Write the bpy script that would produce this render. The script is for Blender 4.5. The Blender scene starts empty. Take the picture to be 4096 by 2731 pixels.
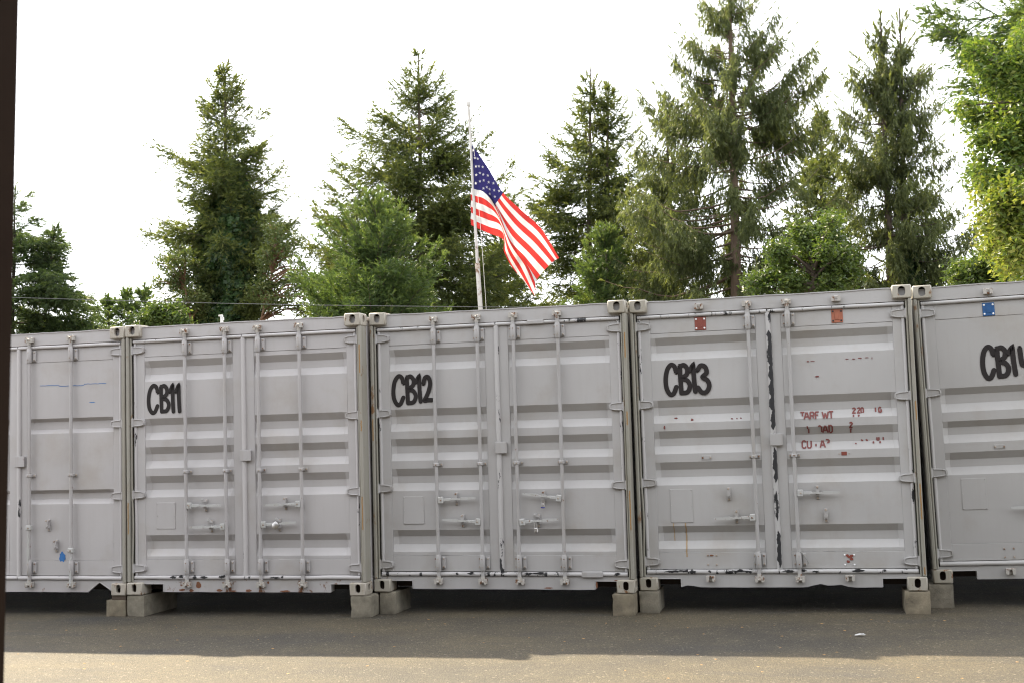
import bpy, math, random
import numpy as np
from mathutils import Vector, Matrix, noise

# ------------------------------------------------------------------ camera, sky, sun, exposure
scene = bpy.context.scene
col = scene.collection
F_PX, YAW, PITCH, ROLL, CAM_H = 4870.5, -0.244816, 0.072007, -0.033435, 1.65739   # focal length for a 4096 px wide frame
fw = Vector((math.sin(YAW) * math.cos(PITCH), math.cos(YAW) * math.cos(PITCH), math.sin(PITCH)))
r0 = Vector((math.cos(YAW), -math.sin(YAW), 0))
u0 = r0.cross(fw)
rt = r0 * math.cos(ROLL) + u0 * math.sin(ROLL)
up = -r0 * math.sin(ROLL) + u0 * math.cos(ROLL)
cd = bpy.data.cameras.new('camera')
cd.sensor_width = 36.0
cd.lens = F_PX / 4096 * 36.0
cd.clip_start = 0.05
cd.clip_end = 3000
cd.dof.use_dof = True
cd.dof.focus_distance = 11.2
cd.dof.aperture_fstop = 6.3
cam = bpy.data.objects.new('camera', cd)
col.objects.link(cam)
cam.matrix_world = Matrix(((rt.x, up.x, -fw.x, 0), (rt.y, up.y, -fw.y, 0), (rt.z, up.z, -fw.z, CAM_H), (0, 0, 0, 1)))
scene.camera = cam

SUN_DIR = Vector((-1.96, 1.90, 2.78)).normalized()       # towards the sun: behind the containers, to the left
sun_el = math.asin(SUN_DIR.z)
world = bpy.data.worlds.new('World')
scene.world = world
world.use_nodes = True
wn = world.node_tree
bg = wn.nodes['Background']
sky = wn.nodes.new('ShaderNodeTexSky')
sky.sky_type = 'NISHITA'
sky.sun_disc = False
sky.sun_elevation = sun_el
sky.sun_rotation = math.atan2(SUN_DIR.x, SUN_DIR.y)
sky.air_density = 1.0
sky.dust_density = 1.2
sky.ozone_density = 0.6
hsv = wn.nodes.new('ShaderNodeHueSaturation')            # thin white cloud takes most of the blue out of the sky
hsv.inputs['Saturation'].default_value = 0.22
wn.links.new(sky.outputs[0], hsv.inputs['Color'])
hsv.inputs['Value'].default_value = 0.35
veil = wn.nodes.new('ShaderNodeMix')                     # an even veil of bright high cloud over the whole sky
veil.data_type = 'RGBA'
veil.blend_type = 'ADD'
veil.inputs[0].default_value = 1.0
veil.inputs[7].default_value = (3.5, 3.56, 3.68, 1)
wn.links.new(hsv.outputs[0], veil.inputs[6])
wn.links.new(veil.outputs[2], bg.inputs['Color'])
bg.inputs['Strength'].default_value = 0.15
sd = bpy.data.lights.new('sun', 'SUN')
sd.energy = 3.2
sd.angle = math.radians(0.9)
sd.color = (1.0, 0.85, 0.61)
sun = bpy.data.objects.new('sun', sd)
col.objects.link(sun)
sun.rotation_euler = (-SUN_DIR).to_track_quat('-Z', 'Y').to_euler()
sun.location = (-20, 20, 30)
scene.view_settings.view_transform = 'Standard'
scene.view_settings.look = 'None'
scene.view_settings.gamma = 1.0
scene.view_settings.use_curve_mapping = False
scene.view_settings.exposure = 1.97
scene.render.engine = 'CYCLES'
scene.cycles.filter_width = 1.15
scene.cycles.max_bounces = 7
scene.cycles.transparent_max_bounces = 4

rng = random.Random(7)
nrg = np.random.default_rng(11)


def at(px, py, Y):
    """pixel of the 2352 wide picture -> point at world depth Y"""
    s = 4096 / 2352
    d = fw * F_PX + rt * (px * s - 2048) - up * (py * s - 1365.5)
    return Vector((0, 0, CAM_H)) + d * (Y / d.y)


# ------------------------------------------------------------------ materials
MATS = {}


def nodes_of(name):
    m = bpy.data.materials.new(name)
    m.use_nodes = True
    nt = m.node_tree
    return m, nt, nt.nodes['Principled BSDF']


def N(nt, kind, **kw):
    n = nt.nodes.new(kind)
    for k, v in kw.items():
        if k in n.inputs:
            n.inputs[k].default_value = v
        else:
            setattr(n, k, v)
    return n


def rgba(c):
    return (c[0], c[1], c[2], 1)


def noise_node(nt, scale, detail=4, rough=0.55, stretch=None, offset=(0, 0, 0)):
    g = N(nt, 'ShaderNodeNewGeometry')
    mp = N(nt, 'ShaderNodeMapping')
    mp.inputs['Scale'].default_value = stretch or (1, 1, 1)
    mp.inputs['Location'].default_value = offset
    nt.links.new(g.outputs['Position'], mp.inputs['Vector'])
    t = N(nt, 'ShaderNodeTexNoise', Scale=scale, Detail=detail, Roughness=rough)
    nt.links.new(mp.outputs[0], t.inputs['Vector'])
    return t


def ramp(nt, src, stops):
    r = N(nt, 'ShaderNodeValToRGB')
    e = r.color_ramp.elements
    while len(e) < len(stops):
        e.new(0.5)
    for i, (p, c) in enumerate(stops):
        e[i].position = p
        e[i].color = rgba(c) if not isinstance(c, (int, float)) else (c, c, c, 1)
    nt.links.new(src, r.inputs[0])
    return r


def mix(nt, fac, a, b, mode='MIX'):
    n = N(nt, 'ShaderNodeMix', data_type='RGBA', blend_type=mode)
    for sock, v in ((n.inputs[0], fac), (n.inputs[6], a), (n.inputs[7], b)):
        if hasattr(v, 'node'):
            nt.links.new(v, sock)
        else:
            sock.default_value = v if isinstance(v, (int, float)) else rgba(v)
    return n.outputs[2]


def bump(nt, bsdf, src, strength, dist):
    b = N(nt, 'ShaderNodeBump', Strength=strength, Distance=dist)
    nt.links.new(src, b.inputs['Height'])
    nt.links.new(b.outputs[0], bsdf.inputs['Normal'])


RUST = (0.20, 0.085, 0.03)
RUST_D = (0.075, 0.03, 0.015)


def paint(name, base, rust=0.0, dirt=0.25, chip=None, chip_amt=0.0, rough=0.5, scale=14, rust_col=RUST):
    if name in MATS:
        return MATS[name]
    m, nt, b = nodes_of(name)
    n1 = noise_node(nt, 1.3, 5)
    n2 = noise_node(nt, 3.0, 6, 0.6, (7, 7, 0.55))
    n3 = noise_node(nt, 60, 3, 0.6)
    c = mix(nt, ramp(nt, n1.outputs[0], [(0.3, 0.0), (0.75, 1.0)]).outputs[0], base, tuple(x * 0.90 for x in base))
    grime = (base[0] * 0.74, base[1] * 0.70, base[2] * 0.62)
    g = ramp(nt, n2.outputs[0], [(0.50, 0.0), (0.80, dirt)])
    c = mix(nt, g.outputs[0], c, grime)
    n6 = noise_node(nt, 2.1, 7, .62, (1, 1, 1), (11, 4, 2))
    sm = ramp(nt, n6.outputs[0], [(0.53, 0.0), (0.78, 0.55)])
    c = mix(nt, sm.outputs[0], c, (base[0] * .72, base[1] * .66, base[2] * .55))
    if chip is not None and chip_amt > 0:
        n5 = noise_node(nt, 9, 6, 0.65, (1, 1, 1), (3, 1, 7))
        t = 0.72 - 0.26 * chip_amt
        cm = ramp(nt, n5.outputs[0], [(t, 0.0), (t + 0.012, 1.0)])
        c = mix(nt, cm.outputs[0], c, chip)
    if rust > 0:
        n4 = noise_node(nt, scale, 8, 0.68, (1, 1, 0.7))
        t = 0.74 - 0.30 * rust
        rm = ramp(nt, n4.outputs[0], [(t, 0.0), (t + 0.06, 1.0)])
        rc = mix(nt, n3.outputs[0], rust_col, RUST_D)
        c = mix(nt, rm.outputs[0], c, rc)
        t2 = t - 0.10
        # pale stain round the rust
    nt.links.new(c, b.inputs['Base Color'])
    b.inputs['Roughness'].default_value = rough
    b.inputs['Specular IOR Level'].default_value = 0.35
    bump(nt, b, n3.outputs[0], 0.10, 0.002)
    MATS[name] = m
    return m


def plain(name, base, rough=0.6, metal=0.0, var=0.12, bumpy=0.0, sc=40):
    if name in MATS:
        return MATS[name]
    m, nt, b = nodes_of(name)
    n1 = noise_node(nt, sc, 5)
    c = mix(nt, n1.outputs[0], tuple(x * (1 + var) for x in base), tuple(x * (1 - var) for x in base))
    nt.links.new(c, b.inputs['Base Color'])
    b.inputs['Roughness'].default_value = rough
    b.inputs['Metallic'].default_value = metal
    if bumpy:
        bump(nt, b, n1.outputs[0], bumpy, 0.004)
    MATS[name] = m
    return m


def seal_mat(name, base, wear, stretch=(1, 1, 0.35)):
    """painted rubber: the paint peels off in flakes and shows the black rubber"""
    m, nt, b = nodes_of(name)
    n1 = noise_node(nt, 16, 7, 0.66, stretch, (5, 2, 3))
    n2 = noise_node(nt, 2.0, 4)
    add = N(nt, 'ShaderNodeMath', operation='ADD')
    mul = N(nt, 'ShaderNodeMath', operation='MULTIPLY')
    mul.inputs[1].default_value = 0.55
    nt.links.new(n2.outputs[0], mul.inputs[0])
    nt.links.new(n1.outputs[0], add.inputs[0])
    nt.links.new(mul.outputs[0], add.inputs[1])
    t = 1.02 - 0.36 * wear
    r = ramp(nt, add.outputs[0], [(max(0.0, t), 0.0), (min(1.0, t + 0.015), 1.0)])
    c = mix(nt, r.outputs[0], base, (0.012, 0.012, 0.014))
    nt.links.new(c, b.inputs['Base Color'])
    b.inputs['Roughness'].default_value = 0.55
    bump(nt, b, n1.outputs[0], 0.25, 0.004)
    MATS[name] = m
    return m


def leaf_mat(name, cols, trans=0.4, rough=0.5, tint=(1.35, 1.36, 0.58)):
    m, nt, b = nodes_of(name)
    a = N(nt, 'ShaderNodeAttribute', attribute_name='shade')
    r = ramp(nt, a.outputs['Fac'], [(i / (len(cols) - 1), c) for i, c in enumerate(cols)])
    n1 = noise_node(nt, 0.9, 3)
    c = mix(nt, ramp(nt, n1.outputs[0], [(0.3, 0.0), (0.7, 0.55)]).outputs[0], r.outputs[0],
            tuple(x * y for x, y in zip(cols[0], (0.9, 0.95, 0.9))))
    nt.links.new(c, b.inputs['Base Color'])
    b.inputs['Roughness'].default_value = rough
    b.inputs['Specular IOR Level'].default_value = 0.3
    t = N(nt, 'ShaderNodeBsdfTranslucent')
    tc = mix(nt, 1.0, c, tint, 'MULTIPLY')
    nt.links.new(tc, t.inputs['Color'])
    ms = N(nt, 'ShaderNodeMixShader', Fac=trans)
    nt.links.new(b.outputs[0], ms.inputs[1])
    nt.links.new(t.outputs[0], ms.inputs[2])
    nt.links.new(ms.outputs[0], nt.nodes['Material Output'].inputs['Surface'])
    MATS[name] = m
    return m


# ------------------------------------------------------------------ mesh helpers
class MB:
    def __init__(self):
        self.v, self.f, self.mi = [], [], []

    def add(self, vs, fs, mi=0):
        o = len(self.v)
        self.v += [tuple(p) for p in vs]
        self.f += [tuple(i + o for i in f) for f in fs]
        self.mi += [mi] * len(fs)
        return self

    def box(self, x0, x1, y0, y1, z0, z1, b=0.0, mi=0):
        if x0 > x1: x0, x1 = x1, x0
        if y0 > y1: y0, y1 = y1, y0
        if z0 > z1: z0, z1 = z1, z0
        if b <= 0:
            vs = [(x, y, z) for x in (x0, x1) for y in (y0, y1) for z in (z0, z1)]
            return self.add(vs, [(0, 1, 3, 2), (4, 6, 7, 5), (0, 4, 5, 1), (2, 3, 7, 6), (0, 2, 6, 4), (1, 5, 7, 3)], mi)
        b = min(b, (x1 - x0) * .45, (y1 - y0) * .45, (z1 - z0) * .45)
        vs, idx = [], {}
        for ix, x in enumerate((x0, x1)):
            for iy, y in enumerate((y0, y1)):
                for iz, z in enumerate((z0, z1)):
                    sx, sy, sz = (b if not ix else -b), (b if not iy else -b), (b if not iz else -b)
                    for ax, p in enumerate(((x, y + sy, z + sz), (x + sx, y, z + sz), (x + sx, y + sy, z))):
                        idx[ix, iy, iz, ax] = len(vs)
                        vs.append(p)
        q = lambda a, ax: idx[a[0], a[1], a[2], ax]
        fs = []
        for s in (0, 1):
            for ax in range(3):
                o = [i for i in range(3) if i != ax]
                loop = []
                for c in ((0, 0), (1, 0), (1, 1), (0, 1)):
                    a = [0, 0, 0]; a[ax] = s; a[o[0]] = c[0]; a[o[1]] = c[1]
                    loop.append(q(a, ax))
                flip = (s == 1) == (ax == 1)
                fs.append(tuple(loop[::-1] if flip else loop)[::-1] if s == 0 and ax != 1 else tuple(loop[::-1] if flip else loop))
        for ax in range(3):                      # edge strips along axis ax
            o = [i for i in range(3) if i != ax]
            for c in ((0, 0), (0, 1), (1, 0), (1, 1)):
                a0 = [0, 0, 0]; a1 = [0, 0, 0]
                a1[ax] = 1
                for i, k in enumerate(o):
                    a0[k] = a1[k] = c[i]
                fs.append((q(a0, o[0]), q(a1, o[0]), q(a1, o[1]), q(a0, o[1])))
        for a in ((i, j, k) for i in (0, 1) for j in (0, 1) for k in (0, 1)):
            fs.append((q(a, 0), q(a, 1), q(a, 2)))
        return self.add(vs, fs, mi)

    def tube(self, pts, rad, n=10, caps=True, mi=0):
        pts = [Vector(p) for p in pts]
        rads = rad if isinstance(rad, (list, tuple)) else [rad] * len(pts)
        o = len(self.v)
        ref = None
        for i, p in enumerate(pts):
            d = (pts[min(i + 1, len(pts) - 1)] - pts[max(i - 1, 0)]).normalized()
            if ref is None:
                ref = Vector((0, 0, 1)) if abs(d.z) < 0.9 else Vector((1, 0, 0))
                ref = d.cross(ref).normalized()
            e1 = (ref - d * ref.dot(d)).normalized()
            ref = e1
            e2 = d.cross(e1)
            for k in range(n):
                a = 2 * math.pi * k / n
                self.v.append(tuple(p + (e1 * math.cos(a) + e2 * math.sin(a)) * rads[i]))
        for i in range(len(pts) - 1):
            for k in range(n):
                a, b2 = o + i * n + k, o + i * n + (k + 1) % n
                self.f.append((a, b2, b2 + n, a + n)); self.mi.append(mi)
        if caps:
            self.f.append(tuple(o + k for k in range(n))[::-1]); self.mi.append(mi)
            e = o + (len(pts) - 1) * n
            self.f.append(tuple(e + k for k in range(n))); self.mi.append(mi)
        return self

    def disc(self, c, axis, r, h, n=8, mi=0):
        c = Vector(c); a = Vector(axis)
        return self.tube([c, c + a * h * .7, c + a * h], [r, r, r * .7], n, True, mi)

    def prism(self, poly, y0, y1, mi=0):
        """polygon in x,z extruded along y"""
        n = len(poly)
        vs = [(x, y0, z) for x, z in poly] + [(x, y1, z) for x, z in poly]
        fs = [tuple(range(n)), tuple(range(2 * n - 1, n - 1, -1))]
        fs += [(i, i + n, (i + 1) % n + n, (i + 1) % n) for i in range(n)]
        return self.add(vs, fs, mi)

    def mesh(self, name, smooth=35):
        me = bpy.data.meshes.new(name)
        me.from_pydata(self.v, [], self.f)
        me.polygons.foreach_set('material_index', self.mi)
        import bmesh
        bm = bmesh.new(); bm.from_mesh(me)
        bmesh.ops.recalc_face_normals(bm, faces=bm.faces)
        bm.to_mesh(me); bm.free()
        if smooth:
            me.shade_smooth()
            me.set_sharp_from_angle(angle=math.radians(smooth))
        return me

    def build(self, name, mats, parent=None, loc=(0, 0, 0), smooth=35):
        return obj(name, self.mesh(name, smooth), mats, parent, loc)


def obj(name, me, mats=None, parent=None, loc=(0, 0, 0), rot=(0, 0, 0), scale=(1, 1, 1)):
    o = bpy.data.objects.new(name, me)
    col.objects.link(o)
    if mats is not None and me is not None and not me.materials:
        for m in (mats if isinstance(mats, (list, tuple)) else [mats]):
            me.materials.append(m)
    o.location = loc; o.rotation_euler = rot; o.scale = scale
    if parent:
        o.parent = parent
    return o


def tag(o, label, cat, group=None):
    o['label'] = label; o['category'] = cat
    if group:
        o['group'] = group
    return o


def structure(o):
    o['kind'] = 'structure'
    return o


def stuff(o):
    o['kind'] = 'stuff'
    return o


# ------------------------------------------------------------------ ground
def make_ground():
    m, nt, b = nodes_of('asphalt')
    big = noise_node(nt, 0.55, 5, 0.6, (1, 1.6, 1))
    mid = noise_node(nt, 3.2, 6, 0.62)
    fine = noise_node(nt, 150, 3, 0.7)
    g = N(nt, 'ShaderNodeNewGeometry')
    vor = N(nt, 'ShaderNodeTexVoronoi', Scale=130.0)
    nt.links.new(g.outputs['Position'], vor.inputs['Vector'])
    vor2 = N(nt, 'ShaderNodeTexVoronoi', Scale=70.0)
    nt.links.new(g.outputs['Position'], vor2.inputs['Vector'])
    c = mix(nt, ramp(nt, big.outputs[0], [(0.36, 0.0), (0.64, 1.0)]).outputs[0], (0.045, 0.038, 0.027), (0.082, 0.065, 0.037))
    c = mix(nt, ramp(nt, mid.outputs[0], [(0.42, 0.0), (0.75, 0.5)]).outputs[0], c, (0.102, 0.083, 0.052))
    oil = noise_node(nt, 1.1, 6, .6, (.6, 1.8, 1), (2, 9, 0))
    c = mix(nt, ramp(nt, oil.outputs[0], [(0.54, 0.0), (0.68, 0.55)]).outputs[0], c, (0.032, 0.031, 0.031))
    sep = N(nt, 'ShaderNodeSeparateColor')
    nt.links.new(vor.outputs['Color'], sep.inputs[0])
    st = ramp(nt, sep.outputs[0], [(0.0, 0.55), (0.55, 0.95), (0.86, 1.25), (0.97, 1.8)])
    c = mix(nt, 1.0, c, st.outputs[0], 'MULTIPLY')
    sep2 = N(nt, 'ShaderNodeSeparateColor')
    nt.links.new(vor2.outputs['Color'], sep2.inputs[0])
    st2 = ramp(nt, sep2.outputs[1], [(0.975, 0.0), (0.985, 0.4)])
    c = mix(nt, st2.outputs[0], c, (0.33, 0.29, 0.22))
    nt.links.new(c, b.inputs['Base Color'])
    b.inputs['Roughness'].default_value = 0.68
    b.inputs['Specular IOR Level'].default_value = 0.5
    h = N(nt, 'ShaderNodeMath', operation='MULTIPLY_ADD')
    nt.links.new(vor.outputs['Distance'], h.inputs[0])
    h.inputs[1].default_value = -1.0
    nt.links.new(fine.outputs[0], h.inputs[2])
    bump(nt, b, h.outputs[0], 0.75, 0.008)
    me = bpy.data.meshes.new('ground')
    nx, ny = 46, 40
    xs = np.concatenate([[-1500, -300, -80], np.linspace(-16, 12, nx), [80, 300, 1500]])
    ys = np.concatenate([[-1500, -200, -30], np.linspace(-2, 18, ny), [60, 300, 1500]])
    vs = []
    for y in ys:
        for x in xs:
            z = 0.012 * (noise.noise((x * .35, y * .35, 2)) - .0) if abs(x) < 30 and -5 < y < 20 else 0
            if y > 10.2:
                z = min(z, 0) * .3
            vs.append((x, y, z - .004))
    w = len(xs)
    fs = [(j * w + i, j * w + i + 1, (j + 1) * w + i + 1, (j + 1) * w + i) for j in range(len(ys) - 1) for i in range(w - 1)]
    me.from_pydata(vs, [], fs)
    me.shade_smooth()
    structure(obj('ground', me, m))


make_ground()

# ------------------------------------------------------------------ shipping containers
GREY = (0.44, 0.425, 0.425)
CW, CH, CL = 2.438, 2.591, 6.058
DOOR_Y = 0.060      # door face behind the corner castings
GROOVES5 = [(2.243, 2.178, 2.110, 2.043), (1.684, 1.618, 1.548, 1.478), (1.408, 1.340, 1.273, 1.203),
            (1.130, 1.060, 0.995, 0.925), (0.564, 0.502, 0.430, 0.362)]
GROOVES3 = [(1.682, 1.623, 1.545, 1.471), (1.393, 1.338, 1.274, 1.203), (1.121, 1.057, 0.993, 0.925)]
GROOVES2 = [(1.724, 1.690, 1.615, 1.574), (1.019, 0.985, 0.927, 0.880)]
GDEPTH = 0.046


def panel_y(v, grooves):
    for a, b_, c, d in grooves:
        if d < v < a:
            if v > b_:
                return GDEPTH * (a - v) / (a - b_)
            if v > c:
                return GDEPTH
            return GDEPTH * (v - d) / (c - d)
    return 0.0


def panel_mesh(u0_, u1_, v0, v1, grooves, seed):
    vs_ = {v0, v1}
    for g in grooves:
        vs_ |= set(g)
    vl = sorted(vs_)
    out = []
    for a, b_ in zip(vl[:-1], vl[1:]):
        n = max(1, int((b_ - a) / 0.07))
        out += [a + (b_ - a) * i / n for i in range(n)]
    out.append(v1)
    nu = 22
    V_, F_ = [], []
    for v in out:
        for i in range(nu + 1):
            u = u0_ + (u1_ - u0_) * i / nu
            d = panel_y(v, grooves)
            d += 0.0050 * noise.noise((u * 2.2, v * 2.6, seed)) + 0.0022 * noise.noise((u * 7, v * 7, seed + 9))
            e = min(i, nu - i)
            if e == 0 and d > 0.004:          # pressed end of the groove
                d *= 0.35
            V_.append((u, d, v))
    w = nu + 1
    for j in range(len(out) - 1):
        for i in range(nu):
            F_.append((j * w + i, j * w + i + 1, (j + 1) * w + i + 1, (j + 1) * w + i))
    mb = MB(); mb.add(V_, F_)
    me = mb.mesh('door_panel', 18)
    return me


def oval(cx, cz, a, b_, n=20):
    """upright slot: straight sides with round ends"""
    pts = []
    for k in range(n):
        t = 2 * math.pi * k / n
        x, zz = math.cos(t) * a, math.sin(t) * a
        pts.append((cx + x, cz + zz + (b_ - a if zz >= 0 else -(b_ - a))))
    return pts


def casting_mesh(side, top):
    """corner casting with a slot through its front and its outer side; origin at its outer front lower corner; side=-1 left"""
    w, d, h = 0.162, 0.178, 0.118
    mb = MB()
    hx, hz = (0.080, 0.064 if top else 0.066)
    a, b_ = (0.030, 0.041) if top else (0.0255, 0.040)
    n = 20

    def plate(fx, W_, cx, cz, a_, bb, bev):
        ov = oval(cx, cz, a_, bb, n)
        rect = []
        for x, zz in ov:                       # project the slot outwards to the rectangle's edge
            dx, dz = x - cx, zz - cz
            k = 1e9
            if dx > 1e-6: k = min(k, (W_ - bev - cx) / dx)
            if dx < -1e-6: k = min(k, (bev - cx) / dx)
            if dz > 1e-6: k = min(k, (h - bev - cz) / dz)
            if dz < -1e-6: k = min(k, (bev - cz) / dz)
            rect.append((cx + dx * k, cz + dz * k))
        # corners
        cor = [(bev, bev), (W_ - bev, bev), (W_ - bev, h - bev), (bev, h - bev)]
        for c in cor:
            i = min(range(n), key=lambda q: (rect[q][0] - c[0]) ** 2 + (rect[q][1] - c[1]) ** 2)
            rect[i] = c
        vs = [fx(x, zz, 0) for x, zz in rect] + [fx(x, zz, 0) for x, zz in ov] + [fx(x, zz, 0.03) for x, zz in ov]
        fs = []
        for i in range(n):
            j = (i + 1) % n
            fs.append((i, j, n + j, n + i))
            fs.append((n + i, n + j, 2 * n + j, 2 * n + i))
        mb.add(vs, fs)
        # pocket behind the slot
        x0, x1, z0, z1 = cx - a_ * 1.15, cx + a_ * 1.15, cz - bb * 1.1, cz + bb * 1.1
        P = [fx(x0, z0, .031), fx(x1, z0, .031), fx(x1, z1, .031), fx(x0, z1, .031),
             fx(x0, z0, .07), fx(x1, z0, .07), fx(x1, z1, .07), fx(x0, z1, .07)]
        mb.add(P, [(4, 5, 6, 7), (0, 1, 5, 4), (1, 2, 6, 5), (2, 3, 7, 6), (3, 0, 4, 7)], 1)

    bv = 0.010
    sgn = 1 if side < 0 else -1
    X = lambda x: x if side < 0 else w - x     # mirrored for the right side
    plate(lambda x, zz, dd: (X(x), dd, zz), w, hx, hz, a, b_, bv)
    plate(lambda x, zz, dd: (X(dd), x, zz), d, 0.089, hz, 0.026, 0.036, bv)
    # bevels and the closed faces
    fr = [(bv, 0, bv), (w - bv, 0, bv), (w - bv, 0, h - bv), (bv, 0, h - bv)]
    bk = [(bv, d, bv), (w, d, bv), (w, d, h - bv), (bv, d, h - bv)]
    P = [(X(x), y, zz) for x, y, zz in [
        (bv, 0, bv), (w - bv, 0, bv), (w - bv, 0, h - bv), (bv, 0, h - bv),                 # 0-3 front
        (0, bv, bv), (0, d - bv, bv), (0, d - bv, h - bv), (0, bv, h - bv),                 # 4-7 outer side
        (bv, bv, 0), (w - bv, bv, 0), (w - bv, d, 0), (bv, d - bv, 0),                      # 8-11 bottom
        (bv, bv, h), (w - bv, bv, h), (w - bv, d, h), (bv, d - bv, h),                      # 12-15 top
        (w, bv, bv), (w, d, bv), (w, d, h - bv), (w, bv, h - bv)]]                          # 16-19 inner side
    mb.add(P, [(0, 3, 7, 4), (0, 4, 8), (3, 12, 7), (0, 8, 9, 1), (3, 2, 13, 12), (8, 11, 10, 9), (12, 13, 14, 15),
               (4, 5, 11, 8), (7, 12, 15, 6), (1, 16, 19, 2), (1, 9, 16), (2, 19, 13), (16, 17, 18, 19), (9, 10, 17, 16), (13, 19, 18, 14)])
    return mb.mesh('corner_casting', 40)


CACHE = {}


def cached(key, fn):
    if key not in CACHE:
        CACHE[key] = fn()
    return CACHE[key]


def hinge_mesh(side):
    """hinge blade welded to the door, knuckle at the post; origin on the pin axis, side=-1 for the left post"""
    mb = MB()
    s = 1 if side < 0 else -1
    L = 0.135
    poly = [(0.0, -.034), (.03, -.038), (.085, -.034), (L - .012, -.027), (L, -.015), (L, .015), (L - .012, .027), (.085, .034), (.03, .038), (0.0, .034)]
    poly = [(x * s, z) for x, z in poly]
    mb.prism(poly if s > 0 else poly[::-1], 0.012, 0.034)
    rim = [(.02, -.032), (.085, -.028), (L - .016, -.02), (L - .012, -.01), (L - .012, .01), (L - .016, .02), (.085, .028), (.02, .032)]
    mb.tube([(x * s, .011, z) for x, z in rim], 0.006, 6)
    mb.tube([(0, .016, -.040), (0, .016, .040)], 0.016, 10)
    mb.tube([(0, .016, -.050), (0, .016, .050)], 0.007, 8)
    return mb.mesh('hinge')


def bar_mesh(bend):
    mb = MB()
    pts, n = [], 26
    for i in range(n + 1):
        z = 0.10 + (2.48 - 0.10) * i / n
        pts.append((bend * math.sin((z - .1) / 2.38 * math.pi) + .002 * noise.noise((z * 2, bend * 90, 1)), .002 * noise.noise((z * 2, bend * 90, 5)), z))
    mb.tube(pts, 0.0165, 12)
    return mb.mesh('locking_bar')


def sleeve_mesh():
    mb = MB()
    mb.tube([(0, 0, -.068), (0, 0, -.062), (0, 0, .062), (0, 0, .068)], [.021, .0245, .0245, .021], 14)
    mb.box(-.040, .062, .024, .034, -.056, .056, .004)
    mb.box(.030, .060, .014, .026, -.050, .050, .004)
    mb.tube([(0, 0, .068), (0, 0, .074)], [.023, .019], 14)
    mb.tube([(0, 0, -.074), (0, 0, -.068)], [.019, .023], 14)
    for z in (-.036, .036):
        mb.disc((.047, .0145, z), (0, -1, 0), .0075, .007, 8, 1)
        mb.disc((-.034, .0245, z), (0, -1, 0), .0075, .009, 8, 1)
        mb.disc((.001, -.0235, z), (0, -1, 0), .005, .004, 8, 1)
    return mb.mesh('bearing_bracket')


def guide_mesh():
    mb = MB()
    mb.box(-.043, .052, .028, .036, -.018, .018, .004)
    mb.box(-.024, .024, -.021, .030, -.017, .017, .007)
    for x in (-.034, .040):
        mb.disc((x, .029, 0), (0, -1, 0), .0085, .010, 8, 1)
    mb.disc((0, -.0205, 0), (0, -1, 0), .006, .004, 8, 1)
    return mb.mesh('guide_bracket')


def cam_mesh(flip):
    """cam end of the bar, clawed into the keeper"""
    mb = MB()
    s = -1 if flip else 1
    mb.tube([(0, 0, -.03 * s), (0, 0, .012 * s)], [.019, .021], 12)
    mb.box(-.034, -.010, -.020, .018, .006 * s, .040 * s, .006)
    mb.box(.008, .030, -.016, .020, -.002 * s, .026 * s, .005)
    mb.box(-.020, .024, -.012, .022, .012 * s, .030 * s, .004)
    mb.tube([(-.012, -.018, .020 * s), (.036, -.004, .022 * s)], .011, 8)
    mb.disc((-.036, -.002, .022 * s), (-1, 0, 0), .011, .006, 8, 1)
    mb.disc((.018, -.016, .012 * s), (0, -1, 0), .010, .006, 8, 1)
    return mb.mesh('locking_cam')


def keeper_mesh(flip):
    mb = MB()
    s = -1 if flip else 1
    mb.box(-.036, .036, .012, .030, -.026, .026, .004)
    for x in (-1, 1):
        poly = [(x * .040, -.024 * s), (x * .040, .018 * s), (x * .026, .026 * s), (x * .014, .020 * s), (x * .012, -.024 * s)]
        mb.prism(poly, -.020, .014)
    mb.box(-.020, .020, -.004, .012, -.026 * s, -.010 * s, .003)
    return mb.mesh('cam_keeper')


def handle_mesh():
    """lever pointing to +x from the hub at the bar; origin at the bar's axis"""
    mb = MB()
    mb.box(.012, .060, -.020, .014, -.031, .031, .006)
    mb.disc((.040, -.019, 0), (0, -1, 0), .008, .007, 8, 1)
    mb.box(.050, .135, -.012, -.002, -.015, .013, .003)
    vs = [(.110, -.016, .004), (.170, -.020, .012), (.235, -.018, .004), (.170, -.020, -.010)]
    mb.prism([(.105, -.004), (.150, .012), (.205, .006), (.240, .012), (.240, -.008), (.190, -.010), (.150, -.004), (.105, -.014)], -.020, -.006)
    mb.prism([(.232, -.013), (.370, -.009), (.372, .006), (.232, .015)], -.022, -.010)
    return mb.mesh('handle')


def catch_mesh(openp):
    """handle retainer bolted to the door with its swinging seal flap; origin at its centre on the door face"""
    mb = MB()
    mb.box(-.017, .017, -.006, .001, -.060, .060, .005)
    mb.disc((0, -.006, .047), (0, -1, 0), .010, .008, 8, 1)
    mb.disc((0, -.006, -.047), (0, -1, 0), .010, .008, 8, 1)
    mb.box(-.014, .014, -.034, -.005, -.030, -.016, .003)
    mb.box(-.014, .014, -.040, -.032, -.030, .004, .003)
    if openp:
        mb.prism([(-.046, .062), (-.030, .072), (-.006, .052), (.016, .044), (.012, .028), (-.010, .034), (-.030, .040), (-.044, .048)], -.022, -.014)
        mb.disc((-.034, -.022, .056), (0, -1, 0), .010, .004, 8, 2)
    else:
        mb.prism([(-.018, .052), (.018, .052), (.020, .030), (.012, .006), (.020, -.004), (0, -.020), (-.020, -.004), (-.012, .006), (-.020, .030)], -.048, -.038)
        mb.disc((0, -.046, .046), (0, -1, 0), .009, .006, 8, 1)
        mb.box(-.012, .012, -.042, -.006, .036, .046, .002)
    return mb.mesh('handle_catch')


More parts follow.
